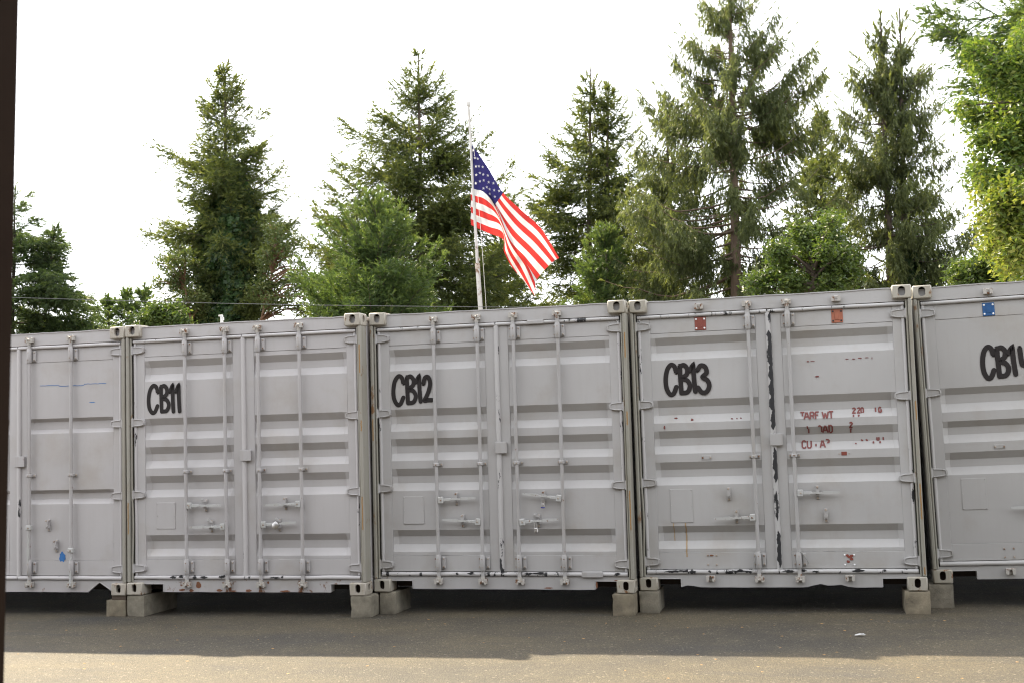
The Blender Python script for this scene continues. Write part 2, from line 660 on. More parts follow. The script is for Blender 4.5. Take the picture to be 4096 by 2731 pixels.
def strip_mesh(name, p0, p1, w, d, wob=0.0, seed=0, axis='x'):
    """soft rounded strip (door seal); cross-section is a flattened half round bulging towards -y"""
    p0, p1 = Vector(p0), Vector(p1)
    L = (p1 - p0).length
    n = max(2, int(L / 0.05))
    prof = [(-.5, 0), (-.47, -.45), (-.33, -.85), (-.12, -1), (.12, -1), (.33, -.85), (.47, -.45), (.5, 0)]
    dirv = (p1 - p0).normalized()
    side = Vector((0, 0, 1)) if abs(dirv.x) > .5 else Vector((1, 0, 0))
    V_, F_ = [], []
    for i in range(n + 1):
        p = p0 + dirv * (L * i / n)
        k = wob * noise.noise((p.x * 5 + seed, p.z * 5, seed))
        ww = w * (1 + .15 * wob / .004 * noise.noise((p.x * 9, p.z * 9, seed + 3)) if wob else 1)
        for a, b_ in prof:
            q = p + side * (a * ww + k) + Vector((0, 1, 0)) * (b_ * d + k * .6)
            V_.append(tuple(q))
    m = len(prof)
    for i in range(n):
        for j in range(m - 1):
            F_.append((i * m + j, i * m + j + 1, (i + 1) * m + j + 1, (i + 1) * m + j))
    F_.append(tuple(range(m))); F_.append(tuple(range(n * m, n * m + m))[::-1])
    mb = MB(); mb.add(V_, F_)
    return mb.mesh(name, 50)


# ---- brush strokes and stencil lettering
def catmull(pts, n=7):
    P = [Vector(p) for p in pts]
    P = [P[0] * 2 - P[1]] + P + [P[-1] * 2 - P[-2]]
    out = []
    for i in range(1, len(P) - 2):
        for k in range(n):
            t = k / n
            a, b_, c, d = P[i - 1], P[i], P[i + 1], P[i + 2]
            out.append(0.5 * ((2 * b_) + (-a + c) * t + (2 * a - 5 * b_ + 4 * c - d) * t * t + (-a + 3 * b_ - 3 * c + d) * t ** 3))
    out.append(P[-2])
    return out


def ribbon(mb, pts, hw, depth, mi=0, cap=True):
    """flat stroke along 2-D points (u, v); depth(v) gives y"""
    P = [Vector((p[0], p[1])) for p in pts]
    L, R = [], []
    n = len(P)
    for i in range(n):
        a = (P[i] - P[i - 1]).normalized() if i else (P[1] - P[0]).normalized()
        b_ = (P[i + 1] - P[i]).normalized() if i < n - 1 else a
        t = (a + b_)
        t = t.normalized() if t.length > 1e-6 else a
        nn = Vector((-t.y, t.x))
        k = 1 / max(.6, nn.dot(Vector((-a.y, a.x))))
        L.append(P[i] + nn * hw * k); R.append(P[i] - nn * hw * k)
    if cap:
        a = (P[0] - P[1]).normalized(); s0 = [P[0] + Vector((a.x * math.cos(q) - a.y * math.sin(q), a.x * math.sin(q) + a.y * math.cos(q))) * hw for q in (-1.0, -.5, 0, .5, 1.0)]
        b_ = (P[-1] - P[-2]).normalized(); s1 = [P[-1] + Vector((b_.x * math.cos(q) - b_.y * math.sin(q), b_.x * math.sin(q) + b_.y * math.cos(q))) * hw for q in (1.0, .5, 0, -.5, -1.0)]
    vs, fs = [], []
    for l, r in zip(L, R):
        vs += [(l.x, depth(l.y), l.y), (r.x, depth(r.y), r.y)]
    for i in range(n - 1):
        fs.append((2 * i, 2 * i + 1, 2 * i + 3, 2 * i + 2))
    if cap:
        o = len(vs)
        vs += [(q.x, depth(q.y), q.y) for q in s0]
        fs.append(tuple([1, 0][::-1] + [])[::-1] + tuple(range(o, o + 5))[::-1] if False else (0,) + tuple(range(o, o + 5))[::-1] + (1,))
        o = len(vs)
        vs += [(q.x, depth(q.y), q.y) for q in s1]
        fs.append((2 * n - 2,) + tuple(range(o, o + 5)) + (2 * n - 1,))
    mb.add(vs, fs, mi)


BRUSH = {
    'C': [[(.93, .74), (.80, .93), (.52, .98), (.22, .82), (.08, .52), (.13, .22), (.38, .03), (.66, .05), (.90, .26)]],
    'B': [[(.14, .95), (.16, .6), (.20, .05)], [(.14, .93), (.50, .97), (.76, .84), (.70, .66), (.30, .53), (.72, .46), (.94, .28), (.72, .08), (.22, .05)]],
    '1': [[(.10, .76), (.52, .96), (.58, .93), (.62, .5), (.72, .04)]],
    '2': [[(.14, .70), (.30, .92), (.60, .95), (.80, .74), (.66, .44), (.38, .18), (.22, .05), (.55, .06), (.92, .06)]],
    '3': [[(.10, .80), (.36, .96), (.68, .90), (.76, .70), (.46, .56), (.80, .44), (.92, .24), (.70, .04), (.36, .03), (.10, .20)]],
    '4': [[(.12, .95), (.16, .60), (.24, .36), (.60, .38), (.98, .42)], [(.78, .80), (.80, .4), (.84, .04)]],
}


def brush_text(name, spec, hw, grooves, parent, mat):
    """spec: (character, u0, u1, v0, v1)"""
    mb = MB()
    k = 0
    for ch, ua, ub, va, vb in spec:
        for st in BRUSH[ch]:
            pts = [(ua + x * (ub - ua), va + y * (vb - va)) for x, y in st]
            off = -0.0042 - .0006 * (k % 5); k += 1
            ribbon(mb, catmull(pts, 8), hw, lambda v, o=off: DOOR_Y + .003 + panel_y(v, grooves) + o)
    return mb.build(name, mat, parent, smooth=0)


STENCIL = {
    'T': [[(0, 1), (1, 1)], [(.5, 1), (.5, 0)]], 't': [[(0, 1), (1, 1)], [(.5, 1), (.5, .45)]],
    'A': [[(0, 0), (.42, 1)], [(.55, 1), (1, 0)], [(.25, .35), (.75, .35)]],
    'R': [[(.05, 0), (.05, 1)], [(.05, 1), (.7, 1), (.9, .85), (.9, .6), (.7, .5), (.2, .5)], [(.75, .4), (.75, .1)]],
    'F': [[(.1, 0), (.1, 1)], [(.1, 1), (1, 1)], [(.15, .55), (.8, .55)]],
    'W': [[(0, 1), (.24, .05)], [(.28, .1), (.5, .8)], [(.52, .75), (.74, 0)], [(.78, .1), (1, 1)]],
    '.': [[(.0, .0), (.12, .0)]],
    'l': [[(.2, 1), (.3, .6)], [(.5, .6), (.5, 0)]],
    'o': [[(.1, .9), (.5, 1), (.9, .8), (.9, .1)]],
    'D': [[(.1, 0), (.1, 1), (.6, 1), (.9, .8), (.9, .2), (.6, 0), (.25, 0)]],
    'C': [[(.9, .8), (.7, 1), (.3, 1), (.05, .8), (.05, .2), (.3, 0), (.7, 0), (.9, .2)]],
    'U': [[(.05, 1), (.05, .2), (.3, 0), (.7, 0), (.95, .2), (.95, 1)]],
    'i': [[(.3, .55), (.3, .2)]], 'p': [[(.1, 1), (.7, 1), (.9, .85), (.85, .6), (.4, .5)]],
    '2': [[(0, .8), (.3, 1), (.7, 1), (.95, .75), (.3, .35), (0, 0), (1, 0)]],
    '0': [[(.3, 0), (.05, .2), (.05, .8), (.3, 1), (.7, 1), (.95, .8), (.95, .2), (.7, 0)]],
    'I': [[(.5, 1), (.5, .1)]], 'G': [[(.9, .85), (.5, 1), (.1, .8), (.1, .15), (.5, 0), (.9, .15), (.9, .45), (.55, .45)]],
    'r': [[(.1, 0), (.1, .8), (.6, 1)]], 'c': [[(0, .6), (.2, 0), (.8, 0)]],
}


def stencil_text(spec, hw, grooves, parent, mat):
    mb = MB()
    k = 0
    for ch, ua, ub, va, vb in spec:
        for st in STENCIL[ch]:
            pts = []
            q = [(ua + x * (ub - ua), va + y * (vb - va)) for x, y in st]
            for a, b_ in zip(q[:-1], q[1:]):
                n = max(1, int(math.dist(a, b_) / .012))
                pts += [(a[0] + (b_[0] - a[0]) * i / n, a[1] + (b_[1] - a[1]) * i / n) for i in range(n)]
            pts.append(q[-1])
            off = -0.0040 - .0005 * (k % 4); k += 1
            ribbon(mb, pts, hw, lambda v, o=off: DOOR_Y + .003 + panel_y(v, grooves) + o, cap=False)
    return mb.build('stencilled_lettering', mat, parent, smooth=0)


def blob(cu, cv, ru, rv, seed, n=18, rough=.45):
    pts = []
    for k in range(n):
        t = 2 * math.pi * k / n
        q = 1 + rough * (noise.noise((math.cos(t) * 2, math.sin(t) * 2, seed)) + .5 * noise.noise((math.cos(t) * 6, math.sin(t) * 6, seed)))
        pts.append((cu + math.cos(t) * ru * q, cv + math.sin(t) * rv * q))
    return pts


def chip(parent, poly, mat, y, name='paint_chip', thick=.0016):
    mb = MB()
    mb.prism(poly, y - thick, y + .0004)
    return mb.build(name, mat, parent, smooth=0)


letter_black = plain('lettering_black', (0.010, 0.0065, 0.006), 0.8, var=.1)
letter_red = plain('stencil_red', (0.16, 0.045, 0.040), 0.7, var=.25, sc=90)
steel_worn = paint('worn_steel', (0.42, 0.42, 0.41), .45, .5, rough=.45, scale=40)
bolt_rust = paint('bolt_heads', (0.36, 0.31, 0.26), .72, .6, scale=30)
dark_in = plain('casting_pocket', (0.035, 0.022, 0.016), 0.9, var=.4)
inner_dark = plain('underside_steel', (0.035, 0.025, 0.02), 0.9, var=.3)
cam_mat = paint('cam_steel', (0.40, 0.38, 0.35), .66, .6, rough=.55, scale=26)
blue_paint = plain('old_blue_paint', (0.02, 0.13, 0.36), .5, var=.15)
red_plate = plain('placard_red', (0.19, 0.045, 0.03), .6, var=.35, sc=25)
red_plate2 = plain('placard_faded_red', (0.30, 0.10, 0.055), .6, var=.3, sc=25)
blue_plate = plain('placard_blue', (0.012, 0.075, 0.21), .45, var=.35, sc=25)
rivet_white = plain('rivet_bare', (0.75, 0.75, 0.75), .35, var=.05)
stain_rust = plain('rust_patch', (0.17, 0.07, 0.035), .85, var=.5, sc=60)
black_rubber = plain('bare_rubber', (0.013, 0.013, 0.015), .6, var=.3, sc=60)


def container(idx, pose, label, base, grooves, rustlvl, bars, wear, notch='square', sides=(True, True), outer_keepers=(), door_side=(True, True)):
    x, y, z, yaw, rl = pose
    root = bpy.data.objects.new('shipping_container', None)
    col.objects.link(root)
    root.location = (x, y, z)
    root.rotation_euler = (0, -rl, yaw)
    tag(root, label, 'container', 'grey shipping containers in a row')
    body = paint('container_paint_%d' % idx, base, 0.08, .16)  # base steps darker towards the right, mostly uneven light put into the paint
    rail = paint('rail_paint_%d' % idx, tuple(c * .97 for c in base), rustlvl, .22, scale=11)
    head = paint('header_paint_%d' % idx, tuple(c * .98 for c in base), .14, .2, scale=11)
    post = paint('post_paint_%d' % idx, (base[0] * .70, base[1] * .69, base[2] * .60), .42, .9, scale=7, rust_col=(.25, .15, .07))
    cast = paint('casting_paint_%d' % idx, (base[0] * .90, base[1] * .86, base[2] * .74), .50, .9, scale=16, rust_col=(.23, .12, .05))
    seal = seal_mat('seal_paint_%d' % idx, tuple(c * 1.04 for c in base), wear)
    hard = paint('hardware_paint_%d' % idx, tuple(c * .92 for c in base), .30, .6, scale=22)
    rnd = random.Random(idx)

    # corner castings, posts
    for side in (-1, 1):
        for top in (0, 1):
            me = cached(('cast', idx, side, top), lambda: casting_mesh(side, top))
            obj('corner_casting', me, [cast, dark_in], root, (0 if side < 0 else CW - .162, 0, CH - .118 if top else 0))
        p = MB()
        s = 1 if side < 0 else -1
        X = lambda u: u if side < 0 else CW - u
        p.box(X(.003), X(.034), .006, .150, .118, CH - .118, .008)
        p.box(X(.006), X(.060), .120, .165, .118, CH - .118, .004)
        o = p.build('corner_post', post, root)
        jb = MB()                                # bent J-bar in front of the door gap
        pts = []
        for i in range(40):
            v = .125 + (CH - .25) * i / 39
            b_ = .010 * max(0, math.sin((v - .35) * 5.2)) if (idx in (11, 13) and side < 0 and v < .96) else 0
            pts.append((X(.046) + s * b_, .036, v))
        jb.tube(pts, .009, 8)
        jb.build('hinge_pin_rod', post, root)
    # header with a dented upper lip
    h = MB()
    nseg = 48
    V_ = []
    for i in range(nseg + 1):
        u = .034 + (CW - .068) * i / nseg
        dz = .006 * noise.noise((u * 3, idx, 0)) + .004 * noise.noise((u * 11, idx, 3))
        if .17 < u < CW - .17:
            lip = CH - .018 + dz
        else:
            lip = CH - .03
        V_ += [(u, .050, 2.4545), (u, .050, lip - .010), (u, .043, lip - .009), (u, .043, lip), (u, .20, lip + .004), (u, .095, 2.4545)]
    F_ = []
    for i in range(nseg):
        for j in range(5):
            a = i * 6 + j
            F_.append((a, a + 1, a + 7, a + 6))
        F_.append((i * 6 + 5, i * 6, i * 6 + 6, i * 6 + 11))
    F_ += [tuple(range(6)), tuple(range(nseg * 6, nseg * 6 + 6))[::-1]]
    h.add(V_, F_)
    h.build('header', head, root)
    # sill with fork notches
    sb = []
    lo, hi = .026, .139
    if notch == 'square':
        sb = [(.160, .098), (.372, .098)]
        sb2 = [(2.082, .098), (CW - .160, .098)]
    poly = [(.036, hi), (.036, .100), (.1605, .100)]
    if notch == 'square':
        poly += [(.362, .100), (.362, lo)]
    else:
        poly += [(.16, lo)] if False else [(.1605, lo)]
    steps = 30
    a0, a1 = (.364, 2.078) if notch == 'square' else (.170, 1.995)
    for i in range(steps + 1):
        u = a0 + (a1 - a0) * i / steps
        dz = .003 * noise.noise((u * 5, idx, 8))
        if idx == 13:
            for c, wd, am in ((.44, .05, .020), (1.56, .07, .030), (1.72, .06, .022)):
                dz += am * math.exp(-((u - c) / wd) ** 2)
        poly.append((u, lo + dz))
    if notch == 'square':
        poly += [(2.080, .100), (CW - .1605, .100)]
    else:
        poly += [(2.125, .122), (2.262, .036), (CW - .1605, .036)]
    poly += [(CW - .036, .100), (CW - .036, hi)]
    s_ = MB()
    s_.prism(poly, .050, .060)
    # returns (thickness of the pressed sill)
    s_.box(.30, 2.14, .060, .12, .115, .137, 0)
    s_.build('sill', rail, root)
    lp = MB()
    if notch == 'square':
        for ua, ub in ((.162, .366), (2.076, CW - .162)):
            lp.box(ua, ub, .044, .13, .0985, .105, .002)
            inner = ub if ua < 1 else ua
            lp.box(inner - .004, inner + .004, .044, .13, .030, .0982, .002)
    else:
        lp.tube([(1.995, .052, .028), (2.125, .052, .124), (2.264, .052, .040)], .007, 6)
    lp.build('sill_notch_lip', rail, root)
    # shell: floor, roof, side walls, rear wall
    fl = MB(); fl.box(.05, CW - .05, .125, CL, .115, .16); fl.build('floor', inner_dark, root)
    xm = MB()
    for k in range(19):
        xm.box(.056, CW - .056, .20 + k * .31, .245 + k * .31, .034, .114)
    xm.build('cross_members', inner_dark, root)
    rf = MB(); rf.box(.012, CW - .012, .205, CL, CH - .06, CH - .022, .004); rf.build('roof', body, root)
    for side in (-1, 1):
        V_, F_ = [], []
        k, yy = 0, .166
        xs_ = []
        while yy < CL - .02:
            for dy, dx in ((0, .012), (.072, .012), (.140, .048), (.210, .048), (.278, .012)):
                if yy + dy < CL - .01:
                    xs_.append((yy + dy, dx))
            yy += .278
        for yv, dx in xs_:
            xx = dx if side < 0 else CW - dx
            V_ += [(xx, yv, .155), (xx, yv, CH - .065)]
        for i in range(len(xs_) - 1):
            F_.append((2 * i, 2 * i + 1, 2 * i + 3, 2 * i + 2))
        w = MB(); w.add(V_, F_); w.build('side_wall', body, root, smooth=20)
        rl_ = MB(); X = (lambda u: u) if side < 0 else (lambda u: CW - u)
        rl_.box(X(.010), X(.055), .166, CL - .17, .020, .154, .004)
        rl_.build('bottom_rail', rail, root)
    bw = MB(); bw.box(.05, CW - .05, CL - .05, CL - .005, .16, CH - .06); bw.build('rear_wall', body, root)

    # doors
    for d, (ua, ub, pa, pb) in enumerate(((.066, 1.214, .176, 1.112), (1.224, CW - .066, 1.333, 2.272))):
        if not door_side[d]:
            continue
        if idx == 10 and d == 1:
            pa, pb = 1.312, 2.276
        V0, V1 = .184, 2.414
        pv0, pv1 = .330, 2.282
        fr = MB()
        for a, b_, c, e in ((ua, pa, V0, V1), (pb, ub, V0, V1), (pa, pb, V0, pv0), (pa, pb, pv1, V1)):
            fr.box(a, b_, DOOR_Y if a in (ua, pb) else DOOR_Y + .0012, DOOR_Y + .05, c, e, .0025)
        door = fr.build('door', body, root)
        pm = panel_mesh(pa + .001, pb - .001, pv0 + .002, pv1 - .002, grooves, idx * 3 + d)
        obj('door_panel', pm, body, door, (0, DOOR_Y + .003, 0))
        hs = -1 if d == 0 else 1
        hu = .050 if d == 0 else CW - .050
        for hv in (2.350, 1.648, .950, .250):
            me = cached(('hinge', hs, idx), lambda: hinge_mesh(hs))
            obj('hinge', me, hard, door, (hu, .028, hv + rnd.uniform(-.003, .003)))
        # seals
        sl = [((ua, DOOR_Y - .004, 2.431), (ub, DOOR_Y - .004, 2.431), .034, .022), ((ua, DOOR_Y - .002, .161), (ub, DOOR_Y - .002, .161), .040, .026)]
        for k, (a, b_, w_, dd) in enumerate(sl):
            obj('door_seal', strip_mesh('door_seal', a, b_, w_, dd, .0022, idx * 7 + d * 3 + k), seal, door)
        e_ = ua + .012 if d == 0 else ub - .012
        obj('door_seal', strip_mesh('door_seal', (e_, DOOR_Y + .001, V0), (e_, DOOR_Y + .001, V1), .030, .016, .0018, idx * 5 + d), seal, door)
        if d == 1:
            obj('door_seal', strip_mesh('door_seal', (1.224, DOOR_Y - .001, .166), (1.224, DOOR_Y - .001, 2.428), .048, .022, .0024, idx * 5 + 9), seal, door)
            cp = MB(); cp.box(1.194, 1.304, .022, .030, 1.253, 1.357, .003); cp.box(1.262, 1.300, .029, .061, 1.258, 1.352, .003)
            cp.build('cover_plate', hard, door)
    # locking bars
    for bu, hv, hd, ang in bars:
        bend = rnd.uniform(-.004, .004)
        me = bar_mesh(bend)
        bar = obj('locking_bar', me, hard, root, (bu, .023, 0))
        sl = cached(('sleeve', idx), sleeve_mesh)
        gd = cached(('guide', idx), guide_mesh)
        for zz in (2.348, .264):
            obj('bearing_bracket', sl, [hard, bolt_rust], bar, (0, 0, zz))
        obj('guide_bracket', gd, [hard, bolt_rust], bar, (bend, 0, 1.163))
        for zz, fl_ in ((2.488, False), (.116, True)):
            cm = cached(('cam', idx, fl_), lambda: cam_mesh(fl_))
            obj('locking_cam', cm, [cam_mat, bolt_rust], bar, (0, 0, zz), (0, 0, rnd.uniform(-.3, .3)), (1 if rnd.random() < .5 else -1, 1, 1))
            km = cached(('keeper', idx, fl_), lambda: keeper_mesh(fl_))
            obj('cam_keeper', km, [cam_mat], root, (bu + rnd.uniform(-.004, .004), .022, zz + (.018 if not fl_ else -.018)))
        if hv is not None:
            hm = cached(('handle', idx), handle_mesh)
            rz = (0, ang, 0) if hd > 0 else (0, math.pi - ang if False else ang, 0)
            obj('handle', hm, [steel_worn, bolt_rust], bar, (bend, -.002, hv), rz, (hd, 1, 1))
    for ku, kv, fl_ in outer_keepers:
        km = cached(('keeper', idx, fl_), lambda: keeper_mesh(fl_))
        obj('cam_keeper', km, [cam_mat], root, (ku, .022, kv))
    return root, body, hard


def catch(root_door, idx, u, v, openp, hard):
    me = cached(('catch', idx, openp), lambda: catch_mesh(openp))
    return obj('handle_catch', me, [hard, bolt_rust, steel_worn], root_door, (u, DOOR_Y - .0005, v))


def doors_of(root):
    return [c for c in root.children if c.name.split('.')[0] == 'door']


def data_plate(door, u0_, u1_, v0, v1, mat, grooves):
    mb = MB()
    yy = DOOR_Y + .003
    mb.box(u0_, u1_, yy - .0045, yy + .004, v0, v1, .0015)
    for a in (u0_ + .008, u1_ - .008):
        for b_ in (v0 + .008, (v0 + v1) / 2, v1 - .008):
            mb.disc((a, yy - .004, b_), (0, -1, 0), .006, .004, 8)
    return mb.build('data_plate', mat, door)


def placard(door, u, v, w, h_, mat, white=True):
    mb = MB()
    yy = DOOR_Y
    mb.box(u - w / 2, u + w / 2, yy - .006, yy + .0005, v - h_ / 2, v + h_ / 2, .003)
    for sx in (-1, 1):
        for sz in (-1, 1):
            mb.disc((u + sx * (w / 2 - .014), yy - .006, v + sz * (h_ / 2 - .018)), (0, -1, 0), .0085, .004, 10, 1)
    mb.box(u - w * .22, u + w * .22, yy - .009, yy - .004, v - h_ * .28, v + h_ * .30, .003)
    return mb.build('placard', [mat, rivet_white if white else black_rubber], door)


POSE = {10: (-8.977, 10.550, .2049, .00005, -.00535), 11: (-6.528, 10.548, .1982, .00646, -.00336), 12: (-4.086, 10.755, .1996, -.0022, -.00571),
        13: (-1.6265, 10.891, .1909, -.0033, -.00078), 14: (.8857, 11.220, .2064, -.00006, .01563)}
R2 = math.radians

# CB10, cut by the post at the left edge: handles hang straight down
c10, b10, h10 = container(10, POSE[10], 'unlettered grey shipping container beside the dark post, its handles hanging straight down', (.415, .396, .394), GROOVES2, .30,
                          [(1.362, .69, 1, R2(90)), (1.830, .47, -1, R2(-90))], .18, notch='vee')
d = doors_of(c10)
catch(d[1], 10, 1.560, .675, False, h10); catch(d[1], 10, 1.648, .473, False, h10)
sc = MB()
ribbon(sc, [(1.46 + i * .0148, 2.052 + .006 * noise.noise((i * .4, 3, 1)) - (.012 if 14 < i < 34 else 0)) for i in range(51)], .0024, lambda v: DOOR_Y + .003 - .004, cap=False)
sc.build('paint_scratch', blue_paint, d[1], smooth=0)
chip(d[1], blob(1.705, .365, .036, .05, 3.3), blue_paint, DOOR_Y + .003 - .002)
chip(d[1], blob(2.045, 1.870, .034, .004, 4.1), blue_paint, DOOR_Y + .003 - .002)

# unseen container added at the left to stop sunlight under the row
container(9, (-11.43, 10.57, .205, .0, -.003), 'unseen grey shipping container left of the unlettered one, added to stop sunlight under the row', (.415, .396, .394), GROOVES5, .3, [], .18)

# CB11
c11, b11, h11 = container(11, POSE[11], 'grey shipping container lettered CB11 with rust along its bottom sill', (.415, .398, .396), GROOVES5, .62,
                          [(.627, .842, 1, 0), (1.048, .640, -1, 0), (1.392, .652, 1, R2(-3.5)), (1.812, .843, -1, R2(-1))], .22)
d = doors_of(c11)
brush_text('lettering', [('C', .210, .325, 1.733, 2.006), ('B', .338, .442, 1.735, 2.003), ('1', .444, .500, 1.735, 2.000), ('1', .508, .566, 1.735, 1.998)], .0200, GROOVES5, d[0], letter_black)
data_plate(d[0], .292, .492, .622, .873, b11, GROOVES5)
catch(d[0], 11, .822, .842, True, h11); catch(d[0], 11, .880, .644, True, h11)
catch(d[1], 11, 1.575, .648, True, h11); catch(d[1], 11, 1.640, .846, False, h11)
for k, (u, v, ru, rv) in enumerate(((.735, .093, .026, .030), (1.06, .06, .015, .03), (1.45, .115, .010, .012), (.56, .046, .03, .010), (.66, .040, .022, .014), (.95, .042, .03, .012), (1.08, .036, .05, .007), (1.62, .036, .05, .008), (1.25, .040, .03, .012))):
    chip(c11, blob(u, v, ru, rv, 20 + k), stain_rust, .0496, 'rust_patch')

# CB12
c12, b12, h12 = container(12, POSE[12], 'grey shipping container lettered CB12 with two padlocks on its right door', (.390, .379, .374), GROOVES5, .34,
                          [(.627, .836, 1, R2(-3)), (1.048, .634, -1, R2(4)), (1.392, .628, 1, R2(-4)), (1.808, .836, -1, R2(8))], .34)
d = doors_of(c12)
brush_text('lettering', [('C', .202, .320, 1.722, 1.999), ('B', .332, .438, 1.727, 1.996), ('1', .425, .498, 1.742, 1.990), ('2', .495, .595, 1.747, 1.988)], .0204, GROOVES5, d[0], letter_black)
data_plate(d[0], .285, .487, .619, .872, b12, GROOVES5)
catch(d[0], 12, .808, .845, False, h12); catch(d[0], 12, .864, .645, False, h12)
catch(d[1], 12, 1.577, .640, True, h12); catch(d[1], 12, 1.632, .848, False, h12)
for k, (u, v, ru, rv) in enumerate(((2.09, .068, .008, .03), (1.65, .040, .04, .006), (2.30, .107, .05, .006))):
    chip(c12, blob(u, v, ru, rv, 40 + k), stain_rust, .0496, 'rust_patch')
sp = MB(); sp.box(1.96, 2.15, DOOR_Y - .034, DOOR_Y - .006, .134, .188, .006); sp.build('seal_patch', h12, d[1])
sp = MB(); sp.box(1.52, 1.68, DOOR_Y - .032, DOOR_Y - .006, 2.414, 2.452, .006); sp.build('seal_patch', h12, d[1])

# CB13
c13, b13, h13 = container(13, POSE[13], 'grey shipping container lettered CB13 with red stencilled weights and black peeling door seal', (.390, .382, .376), GROOVES5, .22,
                          [(1.049, .634, -1, R2(-1)), (1.393, .837, 1, 0)], .42,
                          outer_keepers=[(.627, 2.504, False), (1.812, 2.506, False), (.629, .104, True), (1.811, .107, True)])
d = doors_of(c13)
brush_text('lettering', [('C', .292, .406, 1.728, 2.003), ('B', .416, .522, 1.730, 2.000), ('1', .508, .582, 1.742, 1.995), ('3', .575, .696, 1.735, 1.992)], .0208, GROOVES5, d[0], letter_black)
data_plate(d[0], .297, .494, .594, .889, b13, GROOVES5)
catch(d[0], 13, .876, .639, False, h13); catch(d[0], 13, .816, .839, False, h13)
catch(d[1], 13, 1.576, .838, False, h13); catch(d[1], 13, 1.637, .642, False, h13)
placard(d[0], .631, 2.352, .100, .118, red_plate)
placard(d[1], 1.815, 2.356, .097, .118, red_plate2, False)
T = []
for ch, a, b_ in (('t', 1.463, 1.498), ('A', 1.494, 1.538), ('R', 1.545, 1.580), ('F', 1.588, 1.620), ('W', 1.648, 1.700), ('T', 1.704, 1.742), ('.', 1.752, 1.756)):
    T.append((ch, a, b_, 1.474, 1.534))
for ch, a, b_ in (('2', 1.905, 1.930), ('.', 1.938, 1.942), ('2', 1.946, 1.969), ('0', 1.974, 1.996), ('I', 2.088, 2.104), ('G', 2.120, 2.146)):
    T.append((ch, a, b_, 1.514, 1.556))
T += [('r', 1.908, 1.920, 1.482, 1.496), ('r', 1.950, 1.968, 1.482, 1.496)]
for ch, a, b_ in (('l', 1.508, 1.546), ('o', 1.606, 1.640), ('A', 1.646, 1.690), ('D', 1.697, 1.730)):
    T.append((ch, a, b_, 1.352, 1.414))
T += [('2', 1.874, 1.897, 1.390, 1.434), ('r', 1.878, 1.894, 1.345, 1.380)]
for ch, a, b_ in (('C', 1.464, 1.500), ('U', 1.508, 1.544), ('.', 1.552, 1.556), ('i', 1.575, 1.600), ('.', 1.606, 1.610), ('A', 1.618, 1.660)):
    T.append((ch, a, b_, 1.224, 1.286))
T += [('p', 1.664, 1.698, 1.236, 1.292), ('c', 1.965, 1.985, 1.276, 1.292), ('c', 2.005, 2.025, 1.276, 1.292), ('U', 2.095, 2.112, 1.276, 1.300), ('I', 2.140, 2.155, 1.272, 1.300),
      ('r', 2.062, 2.076, 1.248, 1.262), ('r', 2.118, 2.132, 1.248, 1.262), ('i', 1.914, 1.926, 1.240, 1.270)]
stencil_text(T, .0064, GROOVES5, d[1], letter_red)
for k, (u, v, ru, rv) in enumerate(((1.549, 1.975, .011, .006), (1.590, 1.976, .018, .003), (1.620, 1.842, .016, .007), (1.935, 1.980, .014, .004), (1.988, 1.984, .016, .005), (2.045, 1.986, .016, .004), (2.088, 1.980, .003, .010), (1.880, 1.982, .014, .003))):
    chip(d[1], blob(u, v, ru, rv, 60 + k), letter_red, DOOR_Y + .003 - .002)
for k, (u, v, ru, rv) in enumerate(((.272, 1.440, .008, .016), (.375, 1.520, .014, .008), (.520, 1.500, .012, .014), (.872, 1.500, .010, .006), (.915, 1.500, .006, .006), (.95, 1.503, .007, .006))):
    chip(d[0], blob(u, v, ru, rv, 80 + k), letter_red, DOOR_Y + .003 + panel_y(v, GROOVES5) - .0035)
# small plates: two with rusty bolts, one worn label low on the right door
for u, v in ((.635, 1.162),):
    mb = MB(); mb.box(u - .046, u + .046, DOOR_Y - .002, DOOR_Y + .004, v - .018, v + .018, .002)
    for s in (-1, 1): mb.disc((u + s * .034, DOOR_Y - .002, v), (0, -1, 0), .009, .006, 8, 1)
    mb.build('bolted_plate', [h13, bolt_rust], d[0])
mb = MB(); mb.box(1.792, 1.838, DOOR_Y - .000, DOOR_Y + .004, 1.152, 1.184, .001)
for s in (-1, 1): mb.disc((1.815 + s * .042, DOOR_Y + .002, 1.167), (0, -1, 0), .006, .005, 8, 1)
mb.build('bolted_plate', [red_plate, bolt_rust], d[1])
mb = MB()
for q in range(5):
    mb.prism(blob(1.815 + (-.018, .018, 0, -.012, .016)[q], .262 + (.034, .030, .022, -.018, .002)[q], .022 if q == 2 else .014, .010, 90 + q), DOOR_Y - .0015 - .0004 * q, DOOR_Y + .002)
for sx in (-1, 1):
    for sz in (-1, 1):
        mb.disc((1.815 + sx * .040, DOOR_Y + .001, .258 + sz * .042), (0, -1, 0), .008, .005, 8, 1)
mb.build('worn_label', [red_plate, rivet_white], d[1])
mb = MB()
for sx in (-1, 1):
    for sz in (-1, 1):
        mb.disc((.645 + sx * .038, DOOR_Y + .001, .262 + sz * .040), (0, -1, 0), .0085, .008, 8)
mb.build('bolts', bolt_rust, d[0])
mb = MB(); mb.prism(blob(.642, .302, .018, .007, 5), DOOR_Y - .0015, DOOR_Y + .001); mb.build('rust_patch', stain_rust, d[0], smooth=0)
